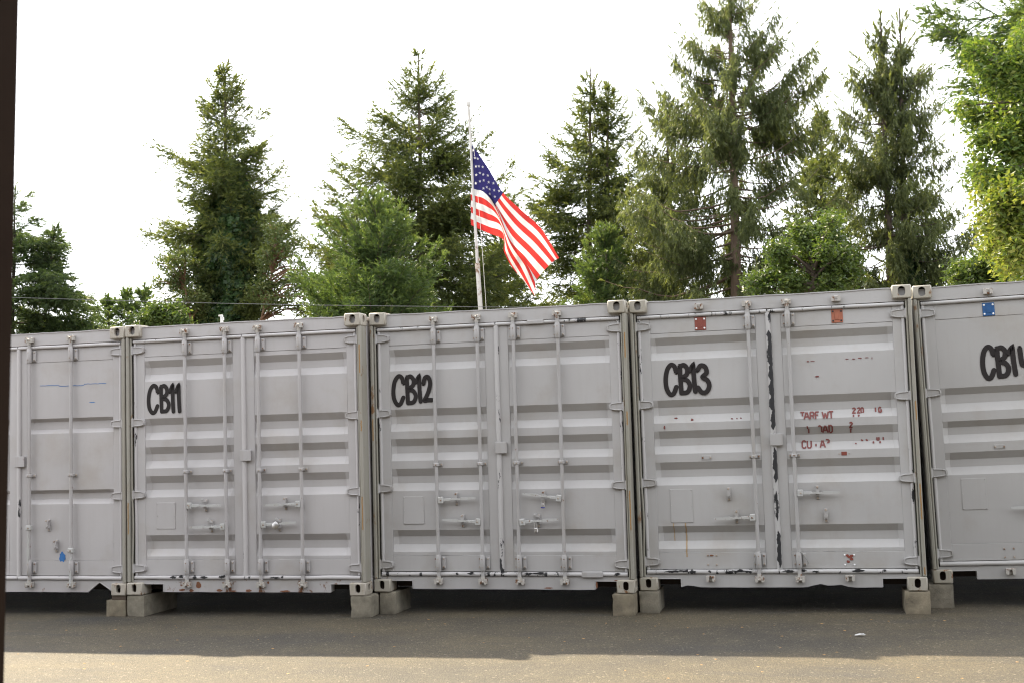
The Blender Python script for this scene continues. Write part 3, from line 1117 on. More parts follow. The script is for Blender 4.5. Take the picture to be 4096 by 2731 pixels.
# long flakes of bare black rubber on the middle seal
for k, (v0, v1, w0) in enumerate(((1.39, 2.26, .026), (.93, 1.24, .026), (.60, .86, .008), (.19, .515, .022))):
    L_, R_ = [], []
    n = int((v1 - v0) / .012)
    for i in range(n + 1):
        v = v0 + (v1 - v0) * i / n
        e = min(1, i / 3, (n - i) / 3)
        L_.append((1.226 - (w0 * (.42 + .75 * noise.noise((v * 21, k, 1.5)) + .5 * noise.noise((v * 60, k, 4))) + .002) * e - .001, v))
        R_.append((1.228 + (w0 * (.66 + .12 * noise.noise((v * 30, k, 7.5))) + .002) * e, v))
    mb = MB()
    dd = lambda u: DOOR_Y - .001 - .0232 * math.sqrt(max(.1, 1 - ((u - 1.224) / .030) ** 2))
    V_ = []
    for (la, v), (ra, _) in zip(L_, R_):
        la = min(la, 1.2275)
        V_ += [(la + (ra - la) * t, dd(la + (ra - la) * t) - .003, v) for t in (0, .33, .66, 1)]
    mb.add(V_, [(i * 4 + j, i * 4 + j + 1, i * 4 + j + 5, i * 4 + j + 4) for i in range(n) for j in range(3)])
    mb.build('bare_rubber_strip', black_rubber, d[1], smooth=0)
# bare rubber along the bottom seals, rust runs below the hinges
for root_, spots in ((c13, ((.30, .055), (.40, .04), (.47, .03), (.62, .012), (.87, .06), (.96, .03), (1.30, .05), (1.42, .035), (1.53, .03), (1.88, .05), (2.10, .012))),
                     (c12, ((.80, .012), (.93, .03), (1.05, .02), (1.47, .03), (1.58, .06), (2.28, .03))), (c11, ((.48, .03), (.56, .022), (.70, .02), (.80, .035), (.98, .035), (1.53, .05), (1.60, .012)))):
    for k, (u, ru) in enumerate(spots):
        dd_ = doors_of(root_)[0 if u < 1.21 else 1]
        mb = MB(); mb.prism(blob(u, .166 + .004 * math.sin(k * 2.1), ru, .0105, u * 31, 22, .8), DOOR_Y - .0292, DOOR_Y - .006)
        mb.build('bare_rubber_patch', black_rubber, dd_, smooth=0)
for root_, runs in ((c11, ((CW - .018, 2.30, .26), (CW - .014, 1.60, .10), (CW - .020, .90, .30), (.020, .88, .3))), (c12, ((CW - .016, 2.30, .22), (CW - .018, 1.60, .12), (CW - .018, .90, .34), (.020, 1.6, .2))),
                    (c13, ((CW - .016, 1.60, .16), (CW - .018, .90, .30), (CW - .018, .20, .06)))):
    for k, (u, v, l_) in enumerate(runs):
        mb = MB()
        ribbon(mb, [(u + .004 * noise.noise((i * .35, u * 9, k)), v - l_ * i / 24) for i in range(25)], .0055, lambda v_: .0050, cap=False)
        mb.build('rust_run', plain('hinge_rust', (.27, .155, .06), .8, var=.4, sc=70), root_, smooth=0)
# rust runs under the data plate
run = plain('rust_run', (.34, .24, .13), .7, var=.2)
for u, w_, l_ in ((.318, .0035, .16), (.424, .006, .30)):
    mb = MB()
    ribbon(mb, [(u + .003 * noise.noise((i * .3, u * 9, 1)), .590 - l_ * i / 30) for i in range(31)], w_, lambda v: DOOR_Y + .003 + panel_y(v, GROOVES5) - .0032, cap=False)
    mb.build('rust_run', run, d[0], smooth=0)
# frayed wires hanging from the lower brackets
wire_m = plain('wire_grey', (.25, .25, .24), .6)
mb = MB(); mb.tube(catmull([(1.075, .010, .335), (1.035, .008, .300), (1.005, .010, .220), (.995, .006, .160)], 6), .0045, 6); mb.build('wire_end', wire_m, d[0])
mb = MB(); mb.tube(catmull([(1.385, .004, .340), (1.425, .008, .320), (1.455, .006, .270), (1.478, .012, .228)], 6), .0045, 6); mb.build('wire_end', wire_m, d[1])

# CB14, cut by the right edge of the picture
c14, b14, h14 = container(14, POSE[14], 'tilted grey shipping container lettered CB14 with a blue placard near its top', (.365, .356, .346), GROOVES3, .22,
                          [(1.049, .632, -1, 0), (1.393, .837, 1, 0)], .0,
                          outer_keepers=[(.627, 2.500, False), (1.812, 2.5, False), (.634, .090, True), (1.811, .1, True)])
d = doors_of(c14)
brush_text('lettering', [('C', .535, .642, 1.744, 2.024), ('B', .652, .758, 1.748, 2.016), ('1', .744, .828, 1.762, 2.008), ('4', .838, .960, 1.762, 2.006)], .0212, GROOVES3, d[0], letter_black)
data_plate(d[0], .290, .495, .623, .892, b14, GROOVES3)
placard(d[0], .625, 2.344, .100, .115, blue_plate)
catch(d[0], 14, .876, .639, False, h14); catch(d[1], 14, 1.576, .838, False, h14)
mb = MB(); mb.box(.584, .674, DOOR_Y - .002, DOOR_Y + .004, 1.138, 1.173, .002)
for s in (-1, 1): mb.disc((.629 + s * .036, DOOR_Y - .002, 1.155), (0, -1, 0), .009, .006, 8, 1)
mb.build('bolted_plate', [h14, bolt_rust], d[0])
mb = MB()
for sx in (-1, 1):
    for sz in (-1, 1):
        mb.disc((.640 + sx * .038, DOOR_Y + .001, .245 + sz * .036), (0, -1, 0), .0085, .008, 8)
mb.build('bolts', bolt_rust, d[0])

# ------------------------------------------------------------------ padlocks
chrome = plain('lock_chrome', (.50, .49, .48), .42, 1.0, var=.05)
lock_blue = plain('lock_blue_bumper', (.02, .03, .25), .4)


def cpoint(idx, u, y, v):
    x, yy, z, yaw, rl = POSE[idx]
    M = Matrix.Translation((x, yy, z)) @ Matrix.Rotation(yaw, 4, 'Z') @ Matrix.Rotation(-rl, 4, 'Y')
    return M @ Vector((u, y, v))


def padlock(loc, w, h_, label, extra=None, tilt=0.0):
    r = bpy.data.objects.new('padlock', None); col.objects.link(r); r.location = loc; r.rotation_euler = (0, tilt, 0)
    tag(r, label, 'padlock', 'padlocks hanging from the door handles')
    b = MB(); b.box(-w / 2, w / 2, -.012, .012, 0, h_, .007)
    if extra: b.box(-w / 2 - .001, w / 2 + .001, -.013, .013, -.002, h_ * .22, .003, 1)
    b.disc((0, -.012, h_ * .35), (0, -1, 0), .007, .002, 10)
    b.build('lock_body', [chrome, lock_blue], r)
    s = MB()
    s.tube([(-w * .3, 0, h_ - .004), (-w * .3, 0, h_ + .035), (-w * .2, 0, h_ + .05), (0, 0, h_ + .058), (w * .2, 0, h_ + .05), (w * .3, 0, h_ + .035), (w * .3, 0, h_ - .004)], .0042, 8)
    s.build('shackle', chrome, r)


padlock(cpoint(12, 1.626, .020, .757), .032, .040, 'padlock with a blue lower edge on the upper handle of container CB12', True, .08)
padlock(cpoint(12, 1.560, .012, .535), .038, .045, 'plain silver padlock hanging from the lower handle of container CB12', None, -.05)
r = bpy.data.objects.new('padlock', None); col.objects.link(r); r.location = cpoint(11, 1.556, .004, .645)
tag(r, 'round silver disc lock on the lower right handle of container CB11', 'padlock', 'padlocks hanging from the door handles')
b = MB(); b.tube([(0, .014, 0), (0, .010, 0), (0, -.012, 0), (0, -.016, 0)], [.030, .034, .034, .028], 20); b.build('lock_body', chrome, r)
b = MB(); b.tube([(-.02, 0, .024), (0, 0, .040), (.022, 0, .022)], .005, 8); b.build('shackle', chrome, r)

# ------------------------------------------------------------------ concrete blocks under the corners


def concrete(name, base):
    m, nt, b = nodes_of(name)
    n1 = noise_node(nt, 7, 7, .65)
    n2 = noise_node(nt, 90, 4, .6)
    c = mix(nt, ramp(nt, n1.outputs[0], [(.32, 0.), (.7, 1.)]).outputs[0], tuple(x * .42 for x in base), tuple(x * 1.2 for x in base))
    c = mix(nt, ramp(nt, n2.outputs[0], [(.4, 0.), (.62, .5)]).outputs[0], c, tuple(x * .72 for x in base))
    nt.links.new(c, b.inputs['Base Color'])
    b.inputs['Roughness'].default_value = .92
    bump(nt, b, n2.outputs[0], .5, .006)
    return m


conc = [concrete('concrete_warm', (.235, .20, .140)), concrete('concrete_grey', (.240, .215, .165))]


def block(x0, x1, y0, dep, h_, rz, label, mi, seed):
    w = x1 - x0
    n = 7
    import bmesh
    bm = bmesh.new()
    bmesh.ops.create_cube(bm, size=1)
    bmesh.ops.subdivide_edges(bm, edges=bm.edges[:], cuts=n, use_grid_fill=True)
    for v in bm.verts:
        p = Vector((v.co.x * w, (v.co.y + .5) * dep, (v.co.z + .5) * h_))
        # knock the arrises off
        e = sum(1 for q in v.co if abs(abs(q) - .5) < 1e-4)
        k = .004 * noise.noise(p * 14 + Vector((seed, 0, 0)))
        if e >= 2:
            s = .003 + .012 * max(0, noise.noise(p * 19 + Vector((seed, 5, 0))) - .1)
            p += Vector((-math.copysign(s, v.co.x) if abs(v.co.x) > .499 else 0, -math.copysign(s, v.co.y) if abs(v.co.y) > .499 else 0,
                         (-s if v.co.z > .499 else 0)))
        p.x += k * .5
        v.co = p
    me = bpy.data.meshes.new('concrete_block'); bm.to_mesh(me); bm.free()
    me.shade_smooth(); me.set_sharp_from_angle(angle=math.radians(38))
    o = obj('concrete_block', me, conc[mi], None, ((x0 + x1) / 2, y0, -.003), (0, 0, rz))
    return tag(o, label, 'block', 'concrete blocks under the container corners')


block(-6.755, -6.545, 10.555, .39, .155, .00, 'low rough concrete block with a dark timber shim, leftmost of the blocks', 0, 1)
sh = MB(); sh.box(-6.70, -6.548, 10.566, 10.80, .150, .194, .003)
tag(sh.build('timber_shim', plain('old_timber', (.07, .05, .035), .9, var=.3)), 'dark timber shim on the leftmost low concrete block', 'shim')
block(-6.533, -6.345, 10.555, .60, .198, -.03, 'long pale concrete block under the left corner of container CB11', 1, 2)
block(-4.240, -4.044, 10.555, .30, .192, .02, 'concrete block under the right corner of container CB11', 1, 3)
block(-4.038, -3.880, 10.770, .42, .200, -.02, 'concrete block under the left corner of container CB12', 1, 4)
block(-1.852, -1.652, 10.735, .39, .186, .0, 'concrete block under the right corner of container CB12', 0, 5)
block(-1.638, -1.458, 10.880, .39, .192, .0, 'pale concrete block under the left corner of container CB13', 1, 6)
block(.622, .828, 10.875, .39, .189, .015, 'concrete block under the right corner of container CB13', 0, 7)
block(.842, 1.048, 11.225, .39, .207, .0, 'shaded concrete block under the left corner of container CB14', 1, 8)

# ------------------------------------------------------------------ post at the left edge; unseen shed added to block low sky light
pm = plain('post_brown', (.026, .0155, .010), .9, var=.3, sc=6)
pm.node_tree.nodes['Principled BSDF'].inputs['Specular IOR Level'].default_value = .08
shed_m = plain('added_shed_boards', (.10, .075, .05), .85, var=.35, sc=5)
tin = plain('added_shed_tin', (.20, .20, .19), .6, var=.2, sc=4)
pt_, pb_ = at(42, 0, 2.12), at(8, 1568, 2.12)
ax = (pt_ - pb_).normalized()
fv = pb_ - ax * (pb_.z / ax.z)
shed = bpy.data.objects.new('added_shed', None); col.objects.link(shed); shed.location = (fv.x, fv.y, 0)
tag(shed, 'dark brown post running up the left edge, with an unseen shed added to block low sky', 'shed')
for dx in (-10.4, -5.2, 0, 5.2, 10.4):  # only the middle post is in view; the others are added
    mb = MB(); mb.box(-.12, .002, -.12, .002, 0, 5.0, .004)
    o = mb.build('post', pm, shed, (dx, 0, 0)); o.rotation_euler = (0, math.atan2(ax.x, ax.z) if dx == 0 else 0, 0)
mb = MB(); mb.box(-11.2, 12.4, -.16, .02, 5.0, 5.25, .01); mb.build('added_beam', shed_m, shed)
mb = MB(); mb.prism([(-11.4, 0), (12.6, 0), (12.6, .05), (-11.4, .05)], -8.4, .45)
o = mb.build('roof', tin, shed, (0, 0, 5.26)); o.rotation_euler = (math.radians(-5), 0, 0)  # roof added out of view to cut low sky light on the doors
mb = MB(); mb.box(-11.2, 12.4, -8.1, -8.0, 0, 5.8, 0); mb.build('rear_wall', shed_m, shed)  # unseen wall added to close off the low sky
for sx in (-11.2, 12.3):
    mb = MB(); mb.box(sx, sx + .1, -8.0, -.2, 0, 5.2, 0); mb.build('side_wall', shed_m, shed)  # unseen end walls added with the roof

# ------------------------------------------------------------------ flagpole and flag
FY = 20.0
pole_m = paint('pole_white', (.42, .41, .39), .50, .3, scale=5, rust_col=(.22, .13, .07))
tp, bt = at(1076.5, 246, FY), at(1105, 707, FY)
axp = (tp - bt).normalized()
foot = bt - axp * (bt.z / axp.z)
fp = bpy.data.objects.new('flagpole', None); col.objects.link(fp); fp.location = (foot.x, foot.y, 0)
tag(fp, 'white painted steel flagpole with rust patches, leaning slightly', 'flagpole')
tl = tp - foot
mb = MB()
mid = at(1097, 612, FY) - foot
mb.tube([(0, 0, -.1), tuple(tl * .3), tuple(mid), tuple(mid + axp * .01), tuple(tl)], [.046, .043, .038, .027, .021], 14)
mb.build('pole', pole_m, fp)
mb = MB(); mb.tube([tuple(mid - axp * .05), tuple(mid + axp * .05)], .043, 14); mb.build('collar', bolt_rust, fp)
mb = MB(); mb.tube([tuple(tl), tuple(tl + axp * .01), tuple(tl + axp * .05), tuple(tl + axp * .085), tuple(tl + axp * .1)], [.02, .034, .040, .030, .008], 12); mb.build('truck', pole_m, fp)
cl = at(1097, 598, FY) - foot
mb = MB(); mb.box(cl.x + .02, cl.x + .055, cl.y - .05, cl.y - .03, cl.z - .02, cl.z + .02, .004); mb.build('cleat', bolt_rust, fp)
mb = MB(); hl = [tl * (1 - t) + (Vector((0, 0, 1.2))) * t + Vector((.045 * math.sin(math.pi * t) + .035, -.04, 0)) for t in np.linspace(.01, 1, 14)]
mb.tube([tuple(p) for p in hl], .004, 5); mb.build('halyard', plain('halyard_rope', (.6, .58, .52), .9), fp)


def cloth(name, c, trans=.55):
    m, nt, b = nodes_of(name)
    n = noise_node(nt, 60, 3)
    cc = mix(nt, n.outputs[0], tuple(x * .94 for x in c), tuple(min(1, x * 1.06) for x in c))
    nt.links.new(cc, b.inputs['Base Color'])
    b.inputs['Roughness'].default_value = .7
    b.inputs['Specular IOR Level'].default_value = .15
    t = N(nt, 'ShaderNodeBsdfTranslucent')
    nt.links.new(cc, t.inputs['Color'])
    ms = N(nt, 'ShaderNodeMixShader', Fac=trans)
    nt.links.new(b.outputs[0], ms.inputs[1]); nt.links.new(t.outputs[0], ms.inputs[2])
    nt.links.new(ms.outputs[0], nt.nodes['Material Output'].inputs['Surface'])
    return m


def make_flag():
    # rows: stripe edges 0..13; columns along the fly; (x, y) as seen, plus depth behind the front fold
    Z = lambda x, y: ((1700 + x / 1.743) / 1.7415, (380 + y / 1.743) / 1.7415)
    S = {
        0.0: [(327 + 16 * k / 7, 348 + 304 * k / 7, 0) if k < 7 else (318 + (3 if k % 2 else 0), 652 + 256 * (k - 7) / 6, .16) for k in range(14)],
        0.04: [(345 + 12 * k / 7, 372 + 290 * k / 7, 0) if k < 8 else (352 + 24 * (k - 7) / 6, 660 + 276 * (k - 7) / 6, .03) for k in range(14)],
        0.2: [(440 - 27 * k / 7 if k <= 7 else 413 + 39 * (k - 7) / 6, 512 + (170 * k / 7 if k <= 7 else 170 + 286 * (k - 7) / 6), -.06 * math.sin(k / 13 * 3.1)) for k in range(14)],
        0.4: [(545, 683, 0), (533, 702, -.05), (520, 721, -.09), (506, 741, -.12), (491, 761, -.13), (492, 768, .02), (494, 775, .08), (490, 782, .02), (497, 812, -.02), (507, 846, -.04), (519, 882, -.05), (531, 918, -.05), (542, 962, -.04), (545, 1010, 0)],
        0.6: [(680, 812, 0), (662, 842, -.06), (645, 872, -.11), (628, 903, -.15), (612, 935, -.18), (598, 970, -.19), (590, 1006, -.18), (596, 1042, -.15), (606, 1046, .02), (602, 1054, .12), (590, 1070, .12), (578, 1088, .10), (564, 1098, .07), (552, 1096, .05)],
        0.8: [(812, 936, 0), (798, 966, -.05), (782, 998, -.10), (764, 1032, -.14), (744, 1066, -.17), (722, 1100, -.18), (700, 1132, -.17), (688, 1152, -.13), (704, 1168, .04), (696, 1192, .12), (676, 1212, .13), (652, 1222, .11), (630, 1222, .08), (612, 1208, .06)],
        1.0: [(935, 1138, 0), (920, 1147, -.03), (906, 1153, -.07), (886, 1171, -.11), (862, 1193, -.14), (834, 1221, -.15), (803, 1258, -.15), (779, 1288, -.12), (768, 1310, -.02), (772, 1368, .10), (766, 1404, .12), (738, 1366, .10), (706, 1322, .08), (684, 1288, .06)],
    }
    keys = sorted(S)
    sub_s, sub_t = 12, 3

    def P(si, k):
        k0 = min(int(k), 12)
        t = k - k0
        seg = min(int(si), len(keys) - 2)
        q = si - seg
        g = lambda i, kk: Vector(S[keys[max(0, min(len(keys) - 1, i))]][kk])
        def row(kk):
            a, b_, c, d_ = g(seg - 1, kk), g(seg, kk), g(seg + 1, kk), g(seg + 2, kk)
            return .5 * ((2 * b_) + (-a + c) * q + (2 * a - 5 * b_ + 4 * c - d_) * q * q + (-a + 3 * b_ - 3 * c + d_) * q ** 3)
        v = row(k0) * (1 - t) + row(k0 + 1) * t
        px, py = Z(v.x, v.y)
        w = .03 * math.sin(si * 2.3 + k * .5) * min(1, si) + .011 * math.sin(si * 8.3 - k * 1.1) * min(1, si * .6) + .006 * math.sin(si * 3.1 + k * 4.3)
        return at(px, py, FY - .05 + v.z + w)

    ncol, nrow = (len(keys) - 1) * sub_s, 13 * sub_t
    V_ = [tuple(P(c / sub_s, r / sub_t)) for r in range(nrow + 1) for c in range(ncol + 1)]
    w = ncol + 1
    mb = MB()
    mb.v = V_
    for r in range(nrow):
        k = r // sub_t
        for c in range(ncol):
            mb.f.append((r * w + c, r * w + c + 1, (r + 1) * w + c + 1, (r + 1) * w + c))
            canton = k < 7 and c < 3 * sub_s
            mb.mi.append(2 if canton else (0 if k % 2 == 0 else 1))
    red, white, blue = cloth('flag_red', (.46, .034, .030)), cloth('flag_white', (.55, .545, .54)), cloth('flag_blue', (.018, .016, .085), .35)
    root = bpy.data.objects.new('flag', None); col.objects.link(root); root.location = at(1090, 345, FY)
    tag(root, 'red, white and blue flag with stars and stripes drooping from the white pole', 'flag')
    me = bpy.data.meshes.new('flag_cloth'); me.from_pydata(mb.v, [], mb.f); me.polygons.foreach_set('material_index', mb.mi)
    me.shade_smooth()
    o = obj('flag_cloth', me, [red, white, blue], root, tuple(-root.location))
    cam_v = Vector((0, 0, CAM_H))
    grid = [(P(a / 8, b_ / 2), a, b_) for a in range(0, 20) for b_ in range(0, 15)]
    for sx, sy in ((337, 388), (349, 441), (368, 447), (356, 500), (376, 499), (402, 504), (358, 560), (383, 546), (406, 556), (438, 563), (354, 618), (383, 604), (409, 597), (444, 610),
                   (477, 618), (408, 653), (431, 645), (451, 659), (482, 666), (517, 671), (452, 691), (487, 711)):
        px, py = Z(sx, sy)
        q = at(px, py, FY)
        yd = min(grid, key=lambda g: (g[0].x - q.x) ** 2 + (g[0].z - q.z) ** 2)[0].y
        ctr = at(px, py, yd - .065)
        vs = [tuple(ctr)]
        for k in range(10):
            rr = .0285 if k % 2 == 0 else .0115
            a = math.pi / 2 + k * math.pi / 5 + .12 * math.sin(sx)
            vs.append(tuple(ctr + rt * (rr * .92 * math.cos(a)) + up * (rr * math.sin(a))))
        sm = bpy.data.meshes.new('star'); sm.from_pydata(vs, [], [(0, 1 + k, 1 + (k + 1) % 10) for k in range(10)])
        obj('star', sm, white, root, tuple(-root.location))


make_flag()

# ------------------------------------------------------------------ overhead cable, bracket on the roof
cab = MB()
pts = [(-120, 680), (35, 684), (240, 690), (500, 697), (700, 701), (900, 703.5), (1100, 705.5), (1300, 707), (1500, 708), (1800, 709)]
cab.tube([tuple(at(x, y, 19.0)) for x, y in pts], 0.0052, 6)
tag(cab.build('overhead_cable', plain('cable_grey', (.10, .10, .10), .7)), 'thin grey cable strung across behind the container roofs', 'cable')
br = MB()
p = cpoint(11, .985, .10, CH - .022)
br.box(-.012, .012, -.01, .01, 0, .075, .002); br.box(-.032, .012, -.008, .008, .070, .084, .002); br.box(.012, .022, -.008, .008, .030, .060, .002)
tag(br.build('metal_bracket', plain('bracket_white', (.6, .6, .58), .5), None, tuple(p)), 'tiny pale metal bracket standing on the roof edge of container CB11', 'bracket')

# ------------------------------------------------------------------ trees
bark = plain('bark_grey', (.085, .065, .05), .95, var=.45, bumpy=.6, sc=9)
bark_dark = plain('bark_dark', (.045, .034, .026), .95, var=.4, bumpy=.6, sc=9)
bark_orange = plain('bark_orange', (.13, .066, .035), .8, var=.3, sc=9)
LEAF = {
    'fir': leaf_mat('needles_fir', [(0.0538, 0.073, 0.0282), (0.1126, 0.1357, 0.0486), (0.224, 0.233, 0.0768)], .50),
    'young': leaf_mat('needles_young', [(0.046, 0.0759, 0.0299), (0.0897, 0.1334, 0.0483), (0.1667, 0.207, 0.0736)], .50),
    'spruce': leaf_mat('needles_spruce', [(0.0627, 0.0803, 0.0371), (0.1229, 0.1464, 0.064), (0.2132, 0.2365, 0.0998)], .50),
    'cedar': leaf_mat('needles_cedar', [(0.04, 0.065, 0.03), (0.0775, 0.11, 0.0475), (0.1438, 0.1775, 0.0725)], .50),
    'ivy': leaf_mat('ivy_leaves', [(0.0207, 0.046, 0.0138), (0.0368, 0.0736, 0.0207), (0.0644, 0.1127, 0.0322)], .30, .4),
    'madrone': leaf_mat('madrone_leaves', [(.056, .080, .028), (.100, .130, .045), (.19, .20, .075)], .40, .4),
    'maple': leaf_mat('broad_leaves', [(0.051, 0.09, 0.024), (0.105, 0.1575, 0.039), (0.24, 0.27, 0.0675)], .50, .4),
    'bush': leaf_mat('bush_leaves', [(0.048, 0.0792, 0.0216), (0.084, 0.126, 0.0336), (0.156, 0.192, 0.06)], .42, .4),
    'yellow': leaf_mat('yellow_leaves', [(0.081, 0.1215, 0.027), (0.1688, 0.2025, 0.0432), (0.3105, 0.2903, 0.081)], .50, .4),
}


def tri_mesh(name, tris, shade):
    """tris: (N,3,3) array"""
    n = len(tris)
    me = bpy.data.meshes.new(name)
    me.vertices.add(n * 3)
    me.vertices.foreach_set('co', tris.astype(np.float32).ravel())
    me.loops.add(n * 3)
    me.loops.foreach_set('vertex_index', np.arange(n * 3, dtype=np.int32))
    me.polygons.add(n)
    me.polygons.foreach_set('loop_start', np.arange(0, n * 3, 3, dtype=np.int32))
    a = me.attributes.new('shade', 'FLOAT', 'FACE')
    a.data.foreach_set('value', shade.astype(np.float32))
    me.update()
    me.validate()
    return me


def unit(v):
    return v / np.maximum(np.linalg.norm(v, axis=-1, keepdims=True), 1e-9)


def sprigs(P, A, size, shade, blades=6, width=.16, spread=.55, blen=.62):
    """needle sprigs: thin blades leaving an axis A at P; returns triangles"""
    n = len(P)
    A = unit(A)
    ref = np.where(np.abs(A[:, 2:3]) < .9, np.array([[0, 0, 1.]]), np.array([[1., 0, 0]]))
    e1 = unit(np.cross(A, ref)); e2 = np.cross(A, e1)
    out = []
    sh = []
    for k in range(blades):
        ph = nrg.uniform(0, 2 * np.pi, n)[:, None]
        side = e1 * np.cos(ph) + e2 * np.sin(ph)
        t0 = (k / blades * .75)
        b0 = P + A * (size * t0)[:, None]
        ang = nrg.uniform(spread * .6, spread * 1.3, n)[:, None]
        d = A * np.cos(ang) + side * np.sin(ang)
        L = (size * blen * nrg.uniform(.7, 1.2, n))[:, None]
        wv = unit(np.cross(d, unit(nrg.normal(size=(n, 3))))) * (size * width * .5)[:, None]
        out.append(np.stack([b0 - wv, b0 + wv, b0 + d * L], 1))
        sh.append(shade)
    return np.concatenate(out), np.concatenate(sh)


def leaves(P, Nrm, size, shade, ratio=.5):
    """diamond leaves folded along the middle"""
    n = len(P)
    Nrm = unit(Nrm)
    d = unit(np.cross(Nrm, unit(nrg.normal(size=(n, 3)))))
    s = np.cross(Nrm, d)
    a = P - d * size[:, None] * .5
    c = P + d * size[:, None] * .5
    l = P + s * (size * ratio * .5)[:, None] + Nrm * (size * .08)[:, None]
    r_ = P - s * (size * ratio * .5)[:, None] + Nrm * (size * .08)[:, None]
    return np.concatenate([np.stack([a, l, c], 1), np.stack([a, c, r_], 1)]), np.concatenate([shade, shade])


def stem_world(stem, Y):
    """stem: [(px,py) low, (px,py) top]"""
    a, b_ = at(*stem[0], Y), at(*stem[1], Y)
    ax_ = (b_ - a)
    f = a - ax_ * (a.z / ax_.z)
    return f, b_


def branch_poly(o, az, L, e0, sag, tipup, n=8):
    d = np.array([math.cos(az), math.sin(az)])
    t = np.linspace(0, 1, n)
    z = math.tan(e0) * L * t - sag * L * np.sin(np.pi * np.minimum(1, t * .9)) + tipup * L * t ** 3
    return np.stack([o[0] + d[0] * L * t, o[1] + d[1] * L * t, o[2] + z], 1)


